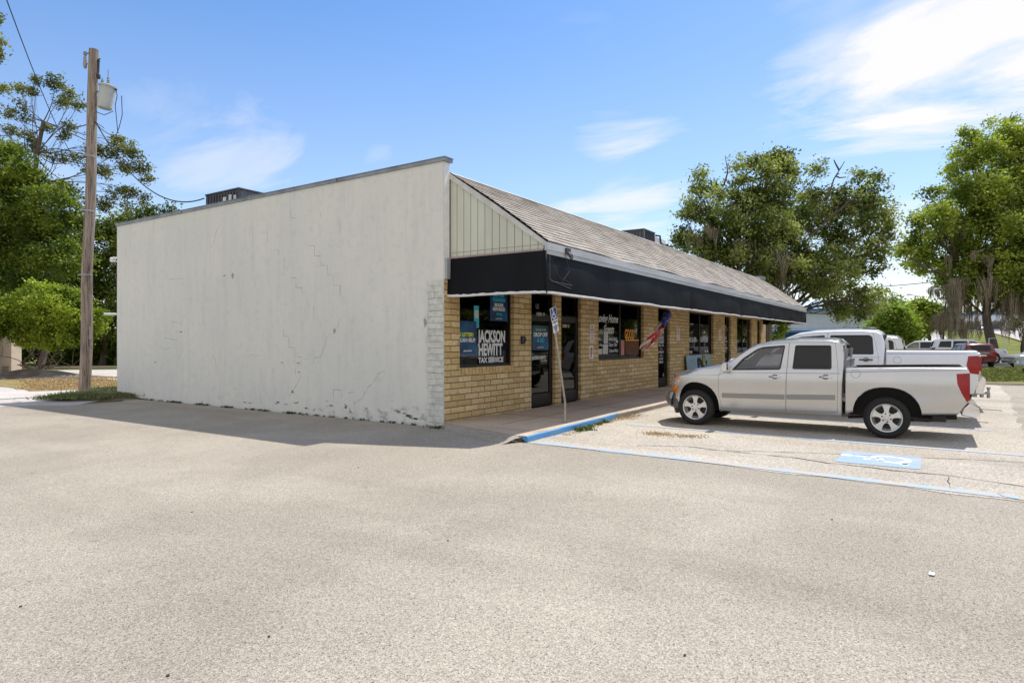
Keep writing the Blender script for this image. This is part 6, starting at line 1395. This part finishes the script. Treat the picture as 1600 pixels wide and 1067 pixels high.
tree('pear_tree', 'leafy green shrub seen under the far end of the awning', foot(1216, 34), [(1214, 518, 11), (1220, 508, 9), (1210, 530, 12)], 34, .08, 30, .16, 36, .12, Lf['lime'], M['bark'], fork=.1, cat='shrub')
# a line of far woods closing the view
far = [(x, 492 + 6 * math.sin(x * .07), 26 + 6 * math.sin(x * .13)) for x in range(1180, 1900, 28)]
far2 = [(x, 505, 24) for x in range(1480, 1900, 30)]
for i, (x0, D, cl_) in enumerate([(1330, 150, 'deep'), (1500, 230, 'oak'), (1570, 235, 'deep'), (1640, 240, 'oak'), (1250, 160, 'oak'), (1440, 225, 'deep')]):
    tree('distant_tree', ['dark distant tree right of the blue warehouse', 'grey green distant tree straight up the street', 'dark distant tree beyond the street, behind the mossy trunk', 'distant tree beyond the street at the far right edge', 'distant tree just above the blue warehouse roof', 'dark distant tree behind the round green tree'][i], foot(x0, D), [(x0 - 22, 500, 16), (x0, 492, 20), (x0 + 24, 500, 18), (x0 + 5, 512, 20)], D, .4, .9, 1.0, 30, .7, Lf[cl_], M['bark'], group='distant trees')

for i, x in enumerate(range(30, 112, 9)):  # out-of-view tree row added so the shop glass reflects something dark
    bs = Vector((x, -41 - (i % 2) * 4, terrain(x, 0))); T_ = thing('added_street_tree', 'unseen oak added across the street to darken the shop window reflections', 'tree', tuple(bs), group='added oaks out of view across the street'); lb_ = [((x + rng.uniform(-3.5, 3.5), bs.y + rng.uniform(-3, 3), bs.z + rng.uniform(1.6, 10)), rng.uniform(2.2, 3.4)) for _ in range(12)]
    Lc, hd_ = clumps(lb_, 3.2, .6, 26); leaves('crown', Lc, .42, Lf['oak'], T_, loc=tuple(bs)); b = MB(); b.tube([(0, 0, 0), (.1, .1, 2.5), (.3, 0, 5)], [.5, .4, .3], 9); [limb(b, (.1, .1, 2.5), Vector(c_) - bs, .2, .05) for c_, r_ in lb_]; b.build('trunk', M['bark'], T_)
tree('pine_tree', 'tall open pine with tufted branches behind the utility pole', foot(62, 36),
     [(85, 132, 13.9), (110, 150, 11.5), (60, 125, 9.8), (50, 145, 9.8), (120, 165, 10.7), (95, 160, 9.8), (30, 140, 9.8), (15, 175, 11.5), (5, 140, 11.5), (40, 185, 9.0), (108, 195, 9.8), (75, 200, 8.2), (60, 232, 12.7), (100, 215, 9.6), (20, 205, 10.7), (150, 235, 15.0), (190, 222, 15.0), (175, 240, 12.7), (208, 240, 13.9), (218, 262, 13.9), (195, 262, 12.7), (228, 280, 9.6), (165, 268, 12.7), (205, 300, 12.7), (225, 310, 9.6), (185, 305, 12.7), (140, 262, 10.7), (120, 248, 10.7), (165, 320, 12.7), (200, 325, 10.7), (140, 310, 10.7), (25, 235, 15.0), (45, 215, 12.7), (90, 245, 10.7), (-20, 170, 16.4), (-25, 220, 21.3), (35, 165, 7.4)],
     36, .17, 74, .16, 36, .085, Lf['pine'], M['pinebark'], fork=.9, twig=.28, trunk_top=tuple(dp(68, 190, 36)), shell=.75)
tree('maple_tree', 'dense mid-green tree filling the left edge above the round bush', foot(-75, 36),
     [(30, 300, 42), (0, 270, 40), (80, 325, 38), (60, 285, 26), (20, 370, 50), (70, 385, 42), (105, 400, 28), (-20, 330, 60), (-30, 420, 60), (50, 430, 50), (95, 300, 18), (10, 240, 22), (112, 345, 18), (40, 260, 20)], 33, .25, 38, .27, 80, .098, Lf['mid'], M['bark'], fork=.2, shell=.4)
tree('laurel_tree', 'dark leafy tree between the pole and the rear corner of the painted wall', foot(160, 44), [(150, 385, 36), (172, 435, 38), (150, 470, 40), (130, 350, 20), (200, 345, 18), (175, 355, 20), (235, 338, 16), (262, 330, 9), (250, 345, 14), (120, 420, 35), (190, 500, 40), (215, 380, 30), (140, 520, 40), (105, 470, 35)], 44, .25, 24, .33, 64, .14, Lf['deep'], M['bark'], fork=.15)
tree('holly_tree', 'dark hedge-like tree behind the round bush', foot(60, 46), [(60, 510, 45), (10, 500, 45), (105, 520, 40), (150, 535, 28), (-40, 480, 60), (175, 545, 22), (80, 545, 30), (20, 545, 28), (125, 548, 24), (200, 540, 30), (60, 455, 40), (0, 440, 40)], 46, .2, 20, .38, 56, .18, Lf['deep'], M['bark'], fork=.05)
tree('overhanging_tree', 'leafy branch tips poking in at the upper left edge', foot(-90, 21), [(-8, 62, 15), (-2, 90, 9), (-12, 30, 12), (-50, 60, 35), (-60, 110, 40), (-90, 60, 50)], 21, .15, 60, .13, 30, .085, Lf['pine'], M['bark'], fork=.8)
tree('round_bush', 'big rounded bright green bush with many bare stems on a mulch mound', (gd(62, 583).x, gd(62, 583).y, .25),
     [(80, 478, 36), (40, 485, 36), (115, 492, 32), (75, 500, 36), (20, 500, 30), (140, 510, 22), (60, 462, 22), (100, 465, 20), (0, 495, 24), (155, 495, 12), (40, 524, 20), (78, 532, 18), (112, 524, 20), (125, 470, 12), (-20, 510, 24)], 30, .04, 100, .155, 60, .08, Lf['bush'], M['bark'], fork=.05, trunk_top=(gd(62, 583).x, gd(62, 583).y, .45), stems=13, cat='bush', twig=.5, shell=.35)

# weeds and grass tufts
def blades(name, spots, m, hmin, hmax, cnt, spread, wid=.008, kind='stuff', label=None, cat=None):
    V = []; F = []
    for (x, y, z, s) in spots:
        for _ in range(int(cnt * s)):
            px_, py_ = x + rng.normal() * spread * s, y + rng.normal() * spread * s; h = rng.uniform(hmin, hmax); a = rng.uniform(0, 6.28); u = np.array([math.cos(a), math.sin(a)]) * wid; ln = rng.normal(size=2) * h * .5; k = len(V)
            V += [(px_ - u[0], py_ - u[1], z), (px_ + u[0], py_ + u[1], z), (px_ + ln[0] + u[0] * .4, py_ + ln[1] + u[1] * .4, z + h), (px_ + ln[0] * .6 - u[0], py_ + ln[1] * .6 - u[1], z + h * .6)]; F.append((k, k + 1, k + 2, k + 3))
    me = bpy.data.meshes.new(name); me.from_pydata(V, [], F); o = finish(name, me, m); return tag(o, label, cat, kind=kind)
M['weed'] = mat('weed_green', (0.13, 0.17, 0.035), .7, var=.4, vscale=8); M['straw'] = mat('straw', (0.60, 0.44, 0.22), .9, var=.4, vscale=8); M['darkweed'] = mat('dark_weed', (0.035, 0.06, 0.015), .8, var=.4)
sp_ = []
for _ in range(85): 
    y = rng.uniform(.2, 12.2); sp_.append((-.05, y, 0, rng.uniform(.08, .5) * (1 if 2.5 < y < 9 else .5)))
blades('weeds', [(x - .02, y, z, s) for x, y, z, s in sp_] + [(-.1, .05, 0, 1.2), (-.15, -.02, 0, .8)], M['darkweed'], .01, .06, 60, .09, label='low dark weeds along the foot of the painted wall', cat='weeds')
blades('weeds', [(1.05, -2.40, 0, 1.3), (1.15, -2.4, 0, 1.2), (.92, -2.4, 0, .7), (1.5, -2.33, 0, .5), (1.9, -2.3, 0, .5), (2.3, -2.26, 0, .5)], M['weed'], .02, .09, 90, .06, .012, label='green weed tuft at the foot of the blue kerb', cat='weeds')
blades('weeds', [(.4 + .3 * i, -2.42 + .06 * i / 3, 0, .6) for i in range(12)] + [(3.1, -2.35, 0, 1.5), (3.4, -2.3, 0, 1.2), (3.8, -2.3, 0, 1.2)], M['straw'], .003, .02, 130, .10, .01, label='dry brown litter of leaves along the kerb', cat='leaf litter')
p = gd(1040, 679); blades('dry_grass_patch', [(p.x + dx, p.y + dy, 0.004, 1.2) for dx, dy in ((0, 0), (.05, .25), (-.05, -.3), (.05, -.5), (-.1, .15))], M['straw'], .004, .02, 170, .10, .008, label='straw-coloured dry grass patch in the blue-lined bay', cat='dry grass')
sp2 = [(p_.x, p_.y, .08, 1.0) for p_ in [gd(x, y) for x, y in ((118, 622), (130, 620), (145, 618), (160, 616), (170, 612), (176, 618), (185, 621), (105, 625), (155, 622), (140, 624), (192, 622), (98, 626), (165, 624))]]
blades('verge_grass', sp2, M['weed'], .02, .11, 700, .28, .012, label='dark grass on the small verge around the pole foot', cat='grass')
isl = []
for _ in range(900):
    t_, s_ = rng.random(), rng.random(); a_ = gd(1470 + 290 * t_, 598 - 22 * s_); isl.append((a_.x, a_.y, .05, .5))
blades('island_grass', isl, mat('lawn_green', (.25, .28, .06), .8, var=.4, vscale=2), .03, .08, 50, .28, .02, label='mown grass on the strip between the two parking lots', cat='grass')
dg = []
for _ in range(500):
    t_, s_ = rng.random(), rng.random(); a_ = gd(35 + 150 * t_, 609 - (20 * s_)); dg.append((a_.x, a_.y, .0, .5))
blades('straw_grass', dg, M['straw'], .02, .06, 50, .25, .012, label='yellowed dry grass between the driveway and the far lane', cat='grass')
sp3 = [(q.x, q.y, .03, 1) for q in [gd(x, 570) for x in range(90, 184, 6)]]; blades('tall_weeds', sp3, M['weed'], .15, .7, 160, .5, .02, label='tall light weeds along the hedge behind the far kerb', cat='weeds')

# ------------------------------------------------------------------ background buildings and street things
p = gd(-14, 583); q = gd(13, 583)
hb = thing('tan_building', 'tan stucco building corner with a dark post at the left edge', 'building', (p.x, p.y, 0)); dv = Vector((q.x - p.x, q.y - p.y, 0)); 
b = MB(); o_ = RT * 0; e1 = dv.normalized(); e2 = Vector((-e1.y, e1.x, 0))
def fr(u, v, h): return tuple(e1 * u + e2 * v + UP * h)
Lb = dv.length; b.prism([(-6, 0.2), (Lb, .2), (Lb, .9), (-6, .9)], lambda u, v, h: fr(u, v, h), -.1, 2.75); b.build('wall', M['stucco'], hb)
b = MB(); b.prism([(-6.4, -.5), (Lb + .1, -.5), (Lb + .05, 1.2), (-6.4, 1.2)], lambda u, v, h: fr(u, v, h), 2.751, 3.0); b.build('roof', M['brown'], hb)
b = MB(); b.prism([(Lb - .75, -.45), (Lb - .42, -.45), (Lb - .42, -.15), (Lb - .75, -.15)], lambda u, v, h: fr(u, v, h), 0, 2.75); b.build('post', M['brown'], hb)
b = MB(); b.prism([(Lb - .4, .1), (Lb - .02, .1), (Lb - .02, .19), (Lb - .4, .19)], lambda u, v, h: fr(u, v, h), 0, .35); b.build('plinth', M['bare'], hb)
# warehouse
wh = thing('warehouse', 'long white warehouse with pale blue roof edge and blue lower wall', 'building', (66, -2, 0)); zt = terrain(66, 0)
b = MB(); b.box((0, 0, 0), (30, 46, 5.2)); b.build('wall', M['bwhite'], wh)
b = MB(); b.prism([(-.5, 5.2), (0, 5.55), (15, 7.0), (30.5, 5.2)], lambda u, v, h: (u, h, v), -.4, 46.4); b.build('roof', M['lightblue'], wh)
b = MB(); b.box((-.55, -.42, 5.0), (-.45, 46.4, 5.22)); b.build('gutter', M['bluewall'], wh)
b = MB(); b.box((-.03, -.03, .0), (-.001, 46, 3.1)); b.build('blue_band', M['bluewall'], wh); b = MB(); b.box((-1.2, 0, 2.7), (-.04, 46, 2.8)); b.build('canopy', M['lightblue'], wh)
for y in range(1, 46, 4): b = MB(); b.box((-1.2, y, 0), (-1.05, y + .15, 2.7)); b.build('canopy_post', M['white'], wh)
# blue awnings roof row, nearer, low
lc = thing('blue_canopy', 'low pale blue parking canopy on thin posts in front of the white warehouse', 'canopy', (57, -2.5, 0)); b = MB(); b.box((0, 0, 2.75), (3, 24, 2.9)); b.build('roof', M['lightblue'], lc); b = MB(); b.box((-.03, 0, 2.6), (-.001, 24, 2.75)); b.build('edge', M['bluewall'], lc)
for y in (0.2, 4.8, 9.6, 14.4, 19.2, 23.6): b = MB(); b.tube([(.1, y, 0), (.1, y, 2.75)], .06, 6); b.build('post', M['white'], lc)
# fence panel and white rail near the red car
p = dp(1489, 540, 56); fz = thing('wooden_fence', 'short dark wooden fence panel left of the white sport utility car', 'fence', (p.x, p.y, terrain(p.x, 0))); b = MB()
for k in range(9): b.box((.02, -1.3 + k * .17 * 2 - .1 * 0, 0), (.05, -1.3 + k * .34 + .30, 1.5))
b.build('boards', M['brown'], fz)
for y in (-1.35, 1.75): b = MB(); b.box((0, y, 0), (.12, y + .12, 1.75)); b.build('post', M['bark'], fz)
p = dp(1566, 560, 48); rl = thing('white_railing', 'thin white pipe railing in front of the mossy trunk', 'railing', (p.x, p.y, 0)); b = MB(); w_ = RT * 1.0
b.tube([tuple(-w_), tuple(-w_ + UP * 1.9), tuple(w_ * .2 + UP * 1.95), tuple(w_ * .2)], .035, 6); b.tube([tuple(-w_ + UP * .9), tuple(w_ * .2 + UP * .9)], .025, 6); b.build('frame', M['white'], rl)
# gas station canopy and shop far up the street
gc = thing('far_canopy', 'white flat canopy far up the street between the moss curtains', 'canopy', (190, -52, terrain(190, 0))); b = MB(); b.box((0, 0, 5), (12, 14, 5.9)); b.build('roof', M['white'], gc)
for (x, y) in ((1, 1), (1, 13), (11, 1), (11, 13)): b = MB(); b.box((x, y, 0), (x + .4, y + .4, 5)); b.build('post', M['bluewall'], gc)
fb_ = thing('far_shop', 'low pale shop building far off beyond the end of the street', 'building', (235, -30, terrain(235, 0))); b = MB(); b.box((0, 0, 0), (14, 60, 5)); b.build('wall', M['bwhite'], fb_); b = MB(); b.box((-.3, -.3, 5), (14.3, 60.3, 5.5)); b.build('roof', M['bluewall'], fb_)
for y in range(4, 58, 6): b = MB(); b.box((-.03, y, .6), (-.001, y + 3, 3)); b.build('window', M['acdark'], fb_)
p = dp(1415, 516, 75)
uk = thing('street_sign', 'blue roadside sign between the small trees', 'sign', (p.x, p.y, terrain(p.x, 0))); b = MB(); b.box((-.05, -1.0, 1.6), (.05, 1.0, 2.6)); b.build('panel', M['bluewall'], uk); b = MB(); b.tube([(0, 0, 0), (0, 0, 1.6)], .06, 6); b.build('post', M['steel'], uk)
for x, D in ((1430, 95), (1442, 105)):
    p = dp(x, 500, D); lp = thing('lamp_post', ['slim lamp post beyond the round green tree, the nearer of two', 'slim lamp post beyond the round green tree, the farther of two'][D > 100], 'lamp post', (p.x, p.y, terrain(p.x, 0)), group='lamp posts'); b = MB(); b.tube([(0, 0, 0), (0, 0, 6.5), (.2, .6, 6.7)], .07, 6); b.build('post', M['acdark'], lp); b = MB(); b.box((.1, .5, 6.62), (.35, 1.1, 6.75)); b.build('lamp_head', M['acdark'], lp)
p = foot(1201, 37); b = MB(); b.tube([(0, 0, 0), (0, 0, 2.8), (.05, 0, 5)], [.22, .2, .18], 9); tag(b.build('tree_stump', M['bark'], loc=p), 'pale bare trunk standing just past the end of the brick front', 'tree trunk')
p = gd(1478, 569)
